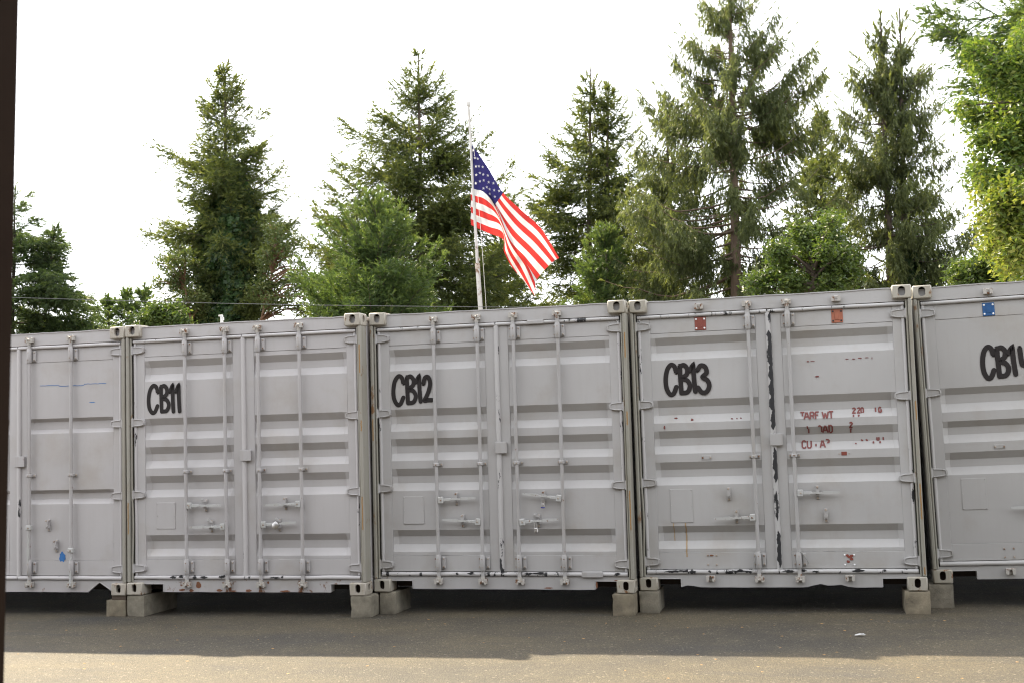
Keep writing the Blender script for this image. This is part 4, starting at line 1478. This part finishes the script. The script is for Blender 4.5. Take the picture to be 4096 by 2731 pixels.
def conifer(name, label, stems, Y, kind, seed, density=1.0, style='fir', size=.14, spacing=.085, wh=.34, zmin=3.2, bark_m=None,
            extra=(), thick=.024, blades=8, gaps=.20, group='conifers behind the containers', trunk_r=None, width=.15, twig=.60, ivy=None, hole_bias=0., rscale=1.0):
    global nrg
    nrg = np.random.default_rng(seed)
    rd = random.Random(seed)
    bark_m = bark_m or bark
    f0, _ = stem_world(stems[0][0], Y)
    root = bpy.data.objects.new(name, None); col.objects.link(root); root.location = (f0.x, f0.y, 0)
    tag(root, label, 'tree', group)
    off = np.array([f0.x, f0.y, 0.])
    T, SH = [], []
    limbs = MB()
    for si, (line, prof) in enumerate(stems):
        f, top = stem_world(line, Y)
        f, top = np.array(f), np.array(top)
        H_ = top[2]
        tr = trunk_r or H_ * .014
        n = 14
        tp_ = [f + (top - f) * i / n + np.array([.03 * noise.noise((i * .5, seed, 1)), .03 * noise.noise((i * .5, seed, 4)), 0]) * (1 if 0 < i < n else 0) for i in range(n + 1)]
        tm = MB(); tm.tube([tuple(p - off) for p in tp_], [tr * (1.25 if i == 0 else 1) * (1 - .95 * i / n) + .006 for i in range(n + 1)], 9)
        tm.build('trunk', bark_m, root)
        # crown profile in metres
        pz, pl, pr_ = [], [], []
        for py, l, r_ in sorted(prof, reverse=True):
            cx = line[0][0] + (line[1][0] - line[0][0]) * (py - line[0][1]) / (line[1][1] - line[0][1])
            c = at(cx, py, Y)
            pz.append(c.z); pl.append(max(.05, c.x - at(l, py, Y).x)); pr_.append(max(.05, at(r_, py, Y).x - c.x))
        br_list = []
        z = zmin
        az = rd.uniform(0, 6)
        while z < H_ - .1:
            fr = (z - zmin) / (H_ - zmin)
            nb = max(3, int(rd.gauss(6.6, 1.2) * density)) if fr < .93 else 4
            for b_ in range(nb):
                az += 2.39996 + rd.uniform(-.5, .5)
                zz = z + rd.uniform(-.15, .15)
                rl_, rr_ = np.interp(zz, pz, pl), np.interp(zz, pz, pr_)
                w = .5 + .5 * math.cos(az)
                R_ = (rl_ + (rr_ - rl_) * w) * rscale
                if rd.random() < gaps * (1 if fr < .9 else .4):
                    R_ *= rd.uniform(.25, .6)
                L = R_ * (rd.uniform(.70, 1.0) if rd.random() < .6 else rd.uniform(.98, 1.2))
                if noise.noise((math.cos(az) * 1.3, math.sin(az) * 1.3 + seed, zz * .7)) < -.33:
                    L *= .5
                br_list.append((zz, az, L, None))
            z += wh * (1.15 - .55 * fr) * rd.uniform(.7, 1.3)
        for (px, py, dz) in (extra if si == 0 else ()):
            t_ = np.array(at(px, py, Y))
            zo = t_[2] - dz
            c = f + (top - f) * (zo / H_)
            az_ = math.atan2(rd.uniform(-.2, .2), t_[0] - c[0])
            br_list.append((t_[2], az_, abs(t_[0] - c[0]) * 1.02, dz))
        for zz, az, L, dz in br_list:
            fr = min(1, max(0, (zz - zmin) / (H_ - zmin)))
            if style == 'spruce':
                e0 = math.radians(np.interp(fr, [0, .5, .85, 1], [-8, 6, 22, 46]) + rd.uniform(-9, 9)); sag, tu = .10, .16
            elif style == 'cedar':
                e0 = math.radians(np.interp(fr, [0, .5, .85, 1], [0, 8, 30, 60]) + rd.uniform(-8, 8)); sag, tu = .02, -.10
            elif style == 'young':
                e0 = math.radians(np.interp(fr, [0, .5, .85, 1], [18, 28, 45, 72]) + rd.uniform(-10, 10)); sag, tu = .04, .12
            else:
                e0 = math.radians(np.interp(fr, [0, .5, .85, 1], [-8, 4, 28, 62]) + rd.uniform(-13, 13)); sag, tu = .07, .13
            if dz is not None:
                e0 = math.atan2(dz, L) - tu * .6
            zo = zz - (math.tan(e0) + tu) * L * .8
            zo = min(zo, H_ - .05)
            c = f + (top - f) * (zo / H_)
            bp = branch_poly((c[0], c[1], zo), az, L, e0, sag, tu, 9)
            nn = np.array([[.10 * L * .3 * noise.noise((q * .45, seed + az, 2)) * (q / 8) for _ in range(1)] + [.0, .06 * L * noise.noise((q * .5, az, seed + 3)) * (q / 8)] for q in range(9)])
            bp = bp + nn
            limbs.tube([tuple(p - off) for p in bp], [max(.005, thick * (L / 2.2) ** .7 * (1 - .85 * q / 8)) for q in range(9)], 4, False)
            # twigs
            nt_ = max(4, int(L / spacing))
            t = np.linspace((.28 if style == 'spruce' else .16) if L > .8 else .05, 1, nt_) + nrg.uniform(-.03, .03, nt_)
            t = np.clip(t, 0, 1)
            seg = np.minimum((t * 8).astype(int), 7); q = (t * 8 - seg)[:, None]
            base = bp[seg] * (1 - q) + bp[seg + 1] * q
            tan = unit(bp[seg + 1] - bp[seg])
            sidev = unit(np.cross(tan, np.array([0, 0, 1.])))
            for sgn in (-1, 1, 0):
                m = len(t)
                ang = nrg.uniform(.65, 1.15, m)[:, None]
                dd = tan * np.cos(ang) + sidev * np.sin(ang) * sgn
                if sgn == 0:
                    dd = tan * .8 + sidev * nrg.uniform(-.5, .5, m)[:, None] + np.array([0, 0, 1.]) * nrg.uniform(-.9, .5, m)[:, None]
                env = np.minimum(1, (1 - t) * 1.15 + .18) * np.minimum(1, t * 2.2 + .25)
                tl_ = (twig * min(L, 2.6) * env * nrg.uniform(.45, 1.1, m) + .10)
                if style == 'spruce':
                    dd = dd * .45 + np.array([0, 0, -1.]) * nrg.uniform(.5, 1.25, m)[:, None]
                    tl_ = np.minimum(tl_, .85) * nrg.uniform(.55, 1.25, m)
                elif style == 'cedar':
                    dd = dd + np.array([0, 0, -1.]) * nrg.uniform(.05, .35, m)[:, None]
                elif style == 'young':
                    dd = dd + np.array([0, 0, 1.]) * nrg.uniform(-.05, .45, m)[:, None]
                else:
                    dd = dd + np.array([0, 0, -1.]) * nrg.uniform(-.20, .60, m)[:, None]
                dd = unit(dd)
                ns = max(1, int(math.ceil(tl_.max() / (size * .72))))
                s_ = (np.arange(ns)[None, :] + nrg.uniform(0, .6, (m, ns))) * size * .72
                ok = s_ < tl_[:, None]
                droop = (-.25 if style in ('spruce', 'fir') else (.10 if style == 'young' else -.12)) * s_ ** 2
                Pp = base[:, None, :] + dd[:, None, :] * s_[..., None]
                Pp[..., 2] += droop
                Pp = Pp + nrg.normal(0, .025, Pp.shape)
                Ad = np.repeat(dd[:, None, :], ns, 1) + nrg.normal(0, .35, Pp.shape)
                if style == 'spruce':
                    Ad[..., 2] -= .5
                hole = np.sin(Pp[..., 0] * 4.1 + seed) * np.sin(Pp[..., 2] * 4.7 + 1.3 * seed) + np.sin(Pp[..., 1] * 3.7 + Pp[..., 2] * 2.9) * .6 + nrg.normal(0, .25, ok.shape)
                ok &= hole > (-.66 + .34 * t)[:, None] + hole_bias
                Pp, Ad = Pp[ok], Ad[ok]
                k = len(Pp)
                if not k: continue
                sz = size * nrg.uniform(.75, 1.25, k)
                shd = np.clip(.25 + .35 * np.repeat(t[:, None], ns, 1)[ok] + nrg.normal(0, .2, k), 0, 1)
                a, b2 = sprigs(Pp, Ad, sz, shd, blades, width)
                T.append(a); SH.append(b2)
                tip = base + dd * tl_[:, None]; tip[:, 2] += (-.25 if style in ('spruce', 'fir') else -.05) * tl_ ** 2
                T.append(np.stack([base - [0, 0, .006], base + [0, 0, .006], tip], 1)); SH.append(np.zeros(m))
            # end tuft
            a, b2 = sprigs(bp[-3:], np.repeat((bp[-1] - bp[-2])[None], 3, 0), np.full(3, size * 1.2), np.full(3, .8), blades + 2, width)
            T.append(a); SH.append(b2)
        # leader
        k = 6
        lp = np.array([top - (top - f) / H_ * .1 * i for i in range(k)])
        a, b2 = sprigs(lp, np.tile([[0, 0, 1.]], (k, 1)) + nrg.normal(0, .3, (k, 3)), np.full(k, size), np.full(k, .7), blades, width)
        T.append(a); SH.append(b2)
    tris = np.concatenate(T) - off
    me = tri_mesh('crown', tris, np.concatenate(SH))
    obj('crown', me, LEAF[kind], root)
    lm = bpy.data.meshes.new('limbs'); lm.from_pydata(limbs.v, [], limbs.f); lm.shade_smooth()
    obj('limbs', lm, bark_m, root)
    if ivy:
        kx, prof, n, sz, off_y = ivy
        P_, N_ = [], []
        zs = [(at(kx, py, Y).z, at(kx, py, Y).x, at(kx + r_, py, Y).x - at(kx, py, Y).x) for py, r_ in prof]
        zs.sort()
        zz = nrg.uniform(zs[0][0], zs[-1][0], n)
        rr = np.interp(zz, [q[0] for q in zs], [q[2] for q in zs])
        xx = np.interp(zz, [q[0] for q in zs], [q[1] for q in zs])
        th = nrg.uniform(0, 2 * np.pi, n)
        bulge = np.array([1 + .55 * noise.noise((math.cos(a) * 1.5, math.sin(a) * 1.5 + seed, h * 1.1)) + .30 * noise.noise((math.cos(a) * 4, math.sin(a) * 4, h * 3.0)) for a, h in zip(th, zz)])
        rad = rr * bulge * (1 - nrg.exponential(.10, n).clip(0, .6))
        P_ = np.stack([xx + rad * np.cos(th), Y + rad * np.sin(th), zz], 1)
        N_ = np.stack([np.cos(th), np.sin(th), np.full(n, .35)], 1) + nrg.normal(0, .45, (n, 3))
        a, b2 = leaves(P_, N_, sz * nrg.uniform(.7, 1.3, n), np.clip(nrg.normal(.45, .25, n), 0, 1), .85)
        obj('ivy', tri_mesh('ivy', a - off, b2), LEAF['ivy'], root)
    return root


def broadleaf(name, label, trunk_px, Y, clumps, kind, seed, n, size, bark_m=None, depth=1.0, group='leafy trees and bushes behind the containers', cat='tree', ratio=.5, fill=.55, rad=.06):
    """clumps: (px, py, rx, ry) ellipses of foliage as seen at depth Y"""
    global nrg
    nrg = np.random.default_rng(seed)
    rd = random.Random(seed)
    bark_m = bark_m or bark
    f0, tt = stem_world(trunk_px, Y)
    root = bpy.data.objects.new(name, None); col.objects.link(root); root.location = (f0.x, f0.y, 0)
    tag(root, label, cat, group)
    off = np.array([f0.x, f0.y, 0.])
    limb = MB()
    tr = MB()
    npt = 8
    tr.tube([tuple((np.array(f0) + (np.array(tt) - np.array(f0)) * i / npt + np.array([.05 * noise.noise((i, seed, 0)), .05 * noise.noise((i, seed, 9)), 0]) * (0 < i)) - off) for i in range(npt + 1)],
            [rad * (1.2 - .8 * i / npt) for i in range(npt + 1)], 8)
    tr.build('trunk', bark_m, root)
    T, SH = [], []
    sub = []
    for (px, py, rx, ry) in clumps:
        for _ in range(4):
            k = rd.uniform(.38, .66)
            sub.append((px + rd.uniform(-.75, .75) * rx, py + rd.uniform(-.75, .75) * ry, rx * k, ry * k))
    clumps = sub
    tot = sum(c[2] * c[3] for c in clumps)
    px_m = (at(1001, 500, Y) - at(1000, 500, Y)).length
    for (px, py, rx, ry) in clumps:
        dy = rd.uniform(-1, 1) * depth
        c = np.array(at(px, py, Y + dy))
        R3 = np.array([rx * px_m, (rx + ry) / 2 * px_m, ry * px_m])
        # limb to the clump
        h0 = min(max(.35, (c[2] - R3[2] * 1.6) / tt.z), .97)
        s0 = np.array(f0) + (np.array(tt) - np.array(f0)) * h0
        mid_ = (s0 + c) / 2 + np.array([0, 0, .12 * np.linalg.norm(c - s0)])
        limb.tube([tuple(p - off) for p in (s0, mid_, c)], [rad * .5, rad * .33, rad * .12], 5, False)
        m = max(20, int(n * rx * ry / tot))
        ntw = max(6, m // 14)
        # twigs end on an uneven shell inside the clump; leaves bunch round the twig ends
        dirs = unit(nrg.normal(size=(ntw, 3)))
        lump = np.array([1 + .75 * noise.noise(tuple(d_ * 2.1 + seed + c)) for d_ in dirs])
        rr = nrg.uniform(fill, 1.0, ntw) * lump
        tips = c + dirs * R3 * rr[:, None]
        for q in range(0, ntw, 2):
            limb.tube([tuple(c + (tips[q] - c) * .15 - off), tuple((c + tips[q]) / 2 + [0, 0, .03] - off), tuple(tips[q] - off)], [rad * .14, rad * .09, rad * .04], 3, False)
        idx = nrg.integers(0, ntw, m)
        P_ = tips[idx] + nrg.normal(0, 1, (m, 3)) * size * 1.15 - dirs[idx] * nrg.exponential(size * .7, m)[:, None]
        Nn = nrg.normal(0, .6, (m, 3)) + np.array([0, 0, .75]) + dirs[idx] * .5
        sh = np.clip(.5 + .25 * nrg.normal(size=ntw)[idx] + nrg.normal(0, .16, m), 0, 1)
        a, b2 = leaves(P_, Nn, size * nrg.uniform(.65, 1.3, m), sh, ratio)
        T.append(a); SH.append(b2)
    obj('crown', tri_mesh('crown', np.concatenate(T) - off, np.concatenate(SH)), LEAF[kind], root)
    lm = bpy.data.meshes.new('limbs'); lm.from_pydata(limb.v, [], limb.f); lm.shade_smooth()
    obj('limbs', lm, bark_m, root)
    return root


# far left cedar, its trunk behind the post
conifer('cedar_tree', 'dark layered cedar rising from behind the brown post at far left',
        [([(28, 760), (36, 425)], [(425, 28, 46), (480, 0, 72), (540, -30, 104), (600, -60, 145), (660, -95, 190), (760, -150, 290)]),
         ([(104, 720), (126, 520)], [(520, 121, 132), (560, 104, 150), (600, 92, 152), (640, 84, 150), (760, 70, 160)])],
        26, 'cedar', 3, style='cedar', density=.95, wh=.40, spacing=.075, size=.14, width=.15, extra=[(180, 655, .1), (148, 575, .3), (240, 742, -.3), (235, 752, -.2)], bark_m=bark_dark, zmin=4.0, hole_bias=-.1, rscale=1.1)
# small far firs
for k, (px, top, hw, lab) in enumerate(((292, 668, 52, 'small far fir left of the ivy-clad fir, middle of three'), (333, 660, 56, 'small far fir nearest the ivy-clad fir, tallest of three'), (249, 682, 52, 'small far fir beside the layered cedar, lowest of three'))):
    conifer('small_fir', lab, [([(px, 760), (px, top)], [(top, px - 3, px + 3), (top + 30, px - hw * .35, px + hw * .35), (top + 90, px - hw, px + hw)])],
            44, 'young', 20 + k, style='young', density=1.4, wh=.36, spacing=.10, size=.20, zmin=6.2, group='small far firs')
# ivy-clad fir
conifer('ivy_clad_fir', 'tall fir with its lower trunk wrapped in dark ivy, left of the flag',
        [([(532, 720), (513, 146)], [(146, 508, 520), (190, 486, 545), (260, 468, 575), (330, 452, 605), (400, 432, 628), (480, 405, 655), (560, 408, 662), (640, 415, 650), (740, 420, 655)])],
        29, 'fir', 5, density=1.25, wh=.33, gaps=.22, extra=[(360, 337, .9), (343, 531, -.2), (640, 395, .7), (664, 455, .6), (470, 232, .2), (612, 262, .4), (416, 460, 0), (678, 515, .3), (405, 508, -.1), (385, 525, -.2)],
        ivy=(530, [(375, 14), (430, 34), (500, 50), (580, 62), (660, 70), (760, 78)], 17000, .12, 0), zmin=4.0)
# madrones either side of it
broadleaf('madrone_tree', 'loose leafy tree against the left side of the ivy-clad fir', [(440, 740), (420, 640)], 27.5,
          [(392, 612, 34, 26), (430, 592, 22, 20), (378, 645, 22, 20), (415, 655, 34, 30), (440, 690, 36, 30), (400, 695, 34, 24)], 'madrone', 31, 3800, .085, bark_orange, .6, fill=.45)
broadleaf('madrone_tree', 'leafy tree with an orange limb right of the ivy-clad fir', [(600, 740), (640, 560)], 27,
          [(632, 520, 32, 26), (662, 540, 26, 28), (640, 580, 30, 24), (612, 600, 28, 26), (668, 590, 24, 20), (690, 618, 26, 18), (630, 640, 36, 30), (600, 680, 30, 30), (650, 690, 20, 24), (696, 660, 22, 30), (706, 700, 26, 22)], 'madrone', 32, 5600, .085, bark_orange, .7, fill=.45)
broadleaf('yellow_bush', 'yellow-green bush left of the ivy-clad fir just above the container roof', [(385, 760), (385, 720)], 24,
          [(372, 712, 30, 22), (410, 722, 32, 24), (350, 735, 26, 16), (395, 745, 50, 18)], 'bush', 33, 6500, .085, None, .5, cat='bush')
# tall Douglas fir behind the flag pole
conifer('tall_fir', 'tall open fir with a visible trunk directly behind the flagpole',
        [([(966, 700), (962, 126)], [(126, 955, 970), (165, 905, 1005), (230, 886, 1032), (300, 852, 1060), (370, 806, 1088), (430, 786, 1122), (500, 752, 1165), (580, 730, 1192), (720, 705, 1215)])],
        31, 'fir', 8, density=1.1, wh=.34, gaps=.22, extra=[(786, 288, .9), (778, 372, .5), (750, 432, .9), (724, 497, .8), (1172, 395, 1.0), (1126, 330, .9), (1012, 182, .7), (1095, 262, .8), (1192, 450, .7)], zmin=4.2)
conifer('young_fir', 'dense bright young fir in front of the tall fir, left of the flagpole',
        [([(862, 720), (868, 436)], [(436, 862, 874), (480, 820, 905), (530, 770, 945), (580, 738, 980), (640, 712, 1000), (740, 690, 1015)])],
        23, 'young', 9, density=1.5, style='young', wh=.27, spacing=.07, size=.125, gaps=.15, zmin=3.0, group='young firs', twig=.50)
conifer('dark_fir', 'dark fir low behind the flag tip', [([(1140, 720), (1150, 545)], [(545, 1142, 1158), (590, 1100, 1215), (650, 1040, 1270), (740, 1000, 1300)])],
        36, 'fir', 10, density=1.3, wh=.34, spacing=.10, size=.18, gaps=.1, zmin=5.0)
conifer('dark_fir', 'dark fir low between the twin-topped fir and the hanging spruce', [([(1530, 720), (1535, 455)], [(455, 1530, 1540), (520, 1495, 1570), (600, 1455, 1600), (740, 1420, 1640)])],
        36, 'cedar', 17, density=1.3, wh=.36, spacing=.10, size=.18, gaps=.1, zmin=5.0)
conifer('dark_fir', 'dark fir rising between the hanging spruce and the twin-topped spruce', [([(1888, 720), (1886, 252)], [(252, 1881, 1891), (330, 1852, 1918), (450, 1815, 1955), (560, 1790, 1975), (740, 1760, 2010)])],
        35, 'fir', 18, density=1.7, wh=.34, spacing=.10, size=.18, gaps=.2, zmin=5.0)
conifer('twin_fir', 'fir with twin leaders right of the flag',
        [([(1352, 700), (1356, 158)], [(158, 1351, 1361), (205, 1322, 1378), (300, 1276, 1402), (390, 1246, 1415), (470, 1230, 1425), (560, 1232, 1430), (740, 1215, 1440)]),
         ([(1391, 700), (1397, 190)], [(190, 1390, 1404), (235, 1376, 1432), (300, 1368, 1456), (380, 1372, 1480), (460, 1376, 1500), (560, 1376, 1510), (740, 1370, 1530)])],
        33, 'fir', 12, density=1.1, wh=.34, gaps=.22, spacing=.09, size=.15, extra=[(1226, 416, .7), (1222, 480, .4), (1246, 345, .8)], zmin=4.6)
conifer('young_fir', 'small bright young fir below the twin-topped fir', [([(1395, 720), (1392, 520)], [(520, 1387, 1397), (570, 1352, 1425), (630, 1320, 1455), (740, 1285, 1485)])],
        25, 'young', 13, density=1.35, style='young', wh=.28, spacing=.07, size=.13, gaps=.15, zmin=3.3, group='young firs', twig=.5)
# big hanging spruce
conifer('hanging_spruce', 'tall spruce with hanging branchlets, its top cut by the picture edge',
        [([(1692, 680), (1672, -150)], [(-150, 1668, 1676), (-60, 1635, 1712), (20, 1600, 1765), (100, 1570, 1825), (200, 1535, 1875), (300, 1490, 1885), (400, 1455, 1885), (500, 1432, 1885), (600, 1412, 1885), (720, 1390, 1890)])],
        24.5, 'spruce', 14, density=1.1, style='spruce', wh=.33, gaps=.18, spacing=.05, size=.115, extra=[(1562, 72, .9), (1545, 132, .8), (1472, 232, .9), (1524, 212, .8), (1428, 478, .3), (1420, 592, .0), (1802, 66, 1.0), (1868, 132, 1.1), (1890, 182, 1.1), (1884, 268, .9), (1450, 345, .6)],
        bark_m=plain('bark_brown', (.12, .085, .06), .95, var=.4, bumpy=.6, sc=9), zmin=3.4, twig=.34, width=.15, hole_bias=.20, rscale=1.1)
conifer('hanging_spruce', 'lower spruce with hanging branchlets against the left side of the tallest spruce',
        [([(1548, 690), (1528, 210)], [(210, 1523, 1533), (255, 1490, 1575), (330, 1458, 1620), (440, 1438, 1650), (560, 1420, 1665), (720, 1400, 1680)])],
        26, 'spruce', 19, density=1.0, style='spruce', wh=.34, gaps=.18, spacing=.055, size=.115, extra=[(1474, 232, .8), (1440, 350, .4), (1425, 480, .1), (1418, 590, -.1)],
        zmin=3.8, twig=.34, hole_bias=.04)
conifer('twin_spruce', 'spruce with two thin leaders at the right',
        [([(2046, 640), (2022, 34)], [(34, 2016, 2028), (90, 1988, 2046), (150, 1955, 2064), (230, 1922, 2080), (330, 1885, 2095), (450, 1865, 2115), (560, 1850, 2135), (720, 1840, 2150)]),
         ([(2080, 640), (2066, 20)], [(20, 2060, 2072), (90, 2036, 2104), (160, 2025, 2140), (240, 2020, 2168), (350, 2020, 2195), (480, 2020, 2235), (580, 2020, 2262), (720, 2010, 2270)])],
        26, 'spruce', 15, density=1.25, style='spruce', wh=.33, gaps=.18, spacing=.055, size=.12, extra=[(1960, 178, .4), (1900, 300, .3), (2146, 272, .3), (2168, 420, .2), (1928, 262, .3)], zmin=3.6, twig=.36, rscale=1.06,
        ivy=(2085, [(520, 10), (580, 28), (640, 38), (720, 46)], 2400, .11, 0))
broadleaf('round_bush', 'rounded leafy bush between the two spruces', [(1865, 700), (1870, 600)], 20.5,
          [(1850, 545, 42, 34), (1900, 530, 36, 30), (1815, 590, 40, 36), (1880, 585, 50, 40), (1935, 580, 34, 38), (1790, 635, 36, 34), (1850, 640, 54, 38), (1920, 640, 50, 36), (1745, 660, 26, 20)], 'bush', 41, 20000, .072, None, .7, cat='bush')
broadleaf('low_bush', 'low yellow-green bush at the foot of the twin-topped spruce, right side', [(2250, 690), (2250, 640)], 19,
          [(2225, 625, 30, 24), (2265, 605, 26, 24), (2290, 640, 36, 26), (2215, 650, 34, 20), (2250, 655, 40, 20)], 'bush', 42, 6500, .07, None, .4, cat='bush')
# right edge: fir boughs above, broad sunlit leaves below
conifer('edge_fir', 'fir whose cone-bearing boughs enter at the top right corner', [([(2440, 600), (2440, -260)], [(-260, 2430, 2450), (-120, 2290, 2560), (-20, 2215, 2620), (50, 2180, 2640), (110, 2225, 2650), (180, 2260, 2650), (320, 2290, 2650), (600, 2330, 2600)])],
        18, 'young', 16, density=1.1, wh=.30, spacing=.065, size=.115, gaps=.15, zmin=3.0, extra=[(2142, 18, -.1), (2168, 60, -.2), (2190, 186, -.1)], group='conifers behind the containers')
broadleaf('broadleaf_tree', 'sunlit yellow-green broad-leaved tree at the right edge', [(2470, 680), (2450, 250)], 16.5,
          [(2250, 120, 34, 26), (2300, 165, 44, 34), (2262, 262, 40, 26), (2330, 240, 50, 44), (2216, 252, 26, 18), (2290, 320, 54, 36), (2350, 330, 40, 50), (2255, 385, 34, 30), (2310, 410, 54, 40), (2270, 300, 40, 24), (2345, 140, 46, 40), (2362, 205, 46, 46), (2340, 95, 40, 30), (2365, 270, 40, 40)],
          'maple', 51, 19000, .075, None, .8, fill=.35, rad=.045)
broadleaf('yellow_tree', 'yellowing leafy tree at the right edge just above container CB14', [(2420, 700), (2400, 480)], 15.5,
          [(2290, 455, 40, 30), (2340, 470, 44, 40), (2270, 510, 34, 24), (2320, 540, 50, 36), (2310, 600, 48, 34), (2350, 580, 40, 50)], 'yellow', 44, 9500, .075, None, .6, fill=.35, rad=.06)

# cones on the top right boughs
cone_m = plain('cone_brown', (.20, .085, .03), .8, var=.3)
nrg = np.random.default_rng(5)

# ------------------------------------------------------------------ small things on the ground
peb = plain('pebble_pale', (.22, .19, .15), .85, var=.4, sc=200)


def scatter(name, n, x0, x1, y0, y1, s0, s1, mat, seed, flat=.6):
    g = np.random.default_rng(seed)
    V_, F_ = [], []
    for i in range(n):
        x, y = g.uniform(x0, x1), g.uniform(y0, y1)
        s = g.uniform(s0, s1)
        gz = .012 * noise.noise((x * .35, y * .35, 2)) - .004
        o = len(V_)
        for dx, dy, dz in ((1, 0, 0), (-1, 0, 0), (0, 1, 0), (0, -1, 0), (0, 0, 1), (0, 0, -1)):
            j = g.uniform(.6, 1.2)
            V_.append((x + dx * s * j, y + dy * s * j, gz + s * .35 * flat + dz * s * j * flat))
        F_ += [(o + a, o + b_, o + c) for a, b_, c in ((0, 2, 4), (2, 1, 4), (1, 3, 4), (3, 0, 4), (2, 0, 5), (1, 2, 5), (3, 1, 5), (0, 3, 5))]
    me = bpy.data.meshes.new(name); me.from_pydata(V_, [], F_)
    return stuff(obj(name, me, mat))


o = scatter('gravel_grit', 1500, -8, 3, 6.5, 10.6, .002, .005, peb, 3)
tag(o, 'pale grit scattered over the asphalt', 'grit')
o = scatter('leaf_litter', 90, -7, 2.5, 7.4, 10.6, .008, .017, plain('dry_leaf', (.36, .22, .09), .8, var=.4, sc=60), 4, .25)
tag(o, 'dry brown leaf bits scattered on the asphalt', 'leaf litter')
pp = MB()
pp.add([(-.055, -.012, .004), (.05, -.018, .006), (.06, .014, .010), (.0, .022, .016), (-.05, .018, .006)], [(0, 1, 2, 3, 4)])
pp.v = [(x * .72, y * .72, z) for x, y, z in pp.v]
pp.add([(-.02, -.016, .007), (.03, -.02, .016), (.034, .006, .018), (-.016, .01, .011)], [(0, 1, 2, 3)])
tag(pp.build('paper_scrap', plain('paper_white', (.5, .5, .49), .8, var=.05), None, (.214, 9.772, .004), smooth=0), 'small crumpled white paper scrap on the shaded asphalt', 'litter')
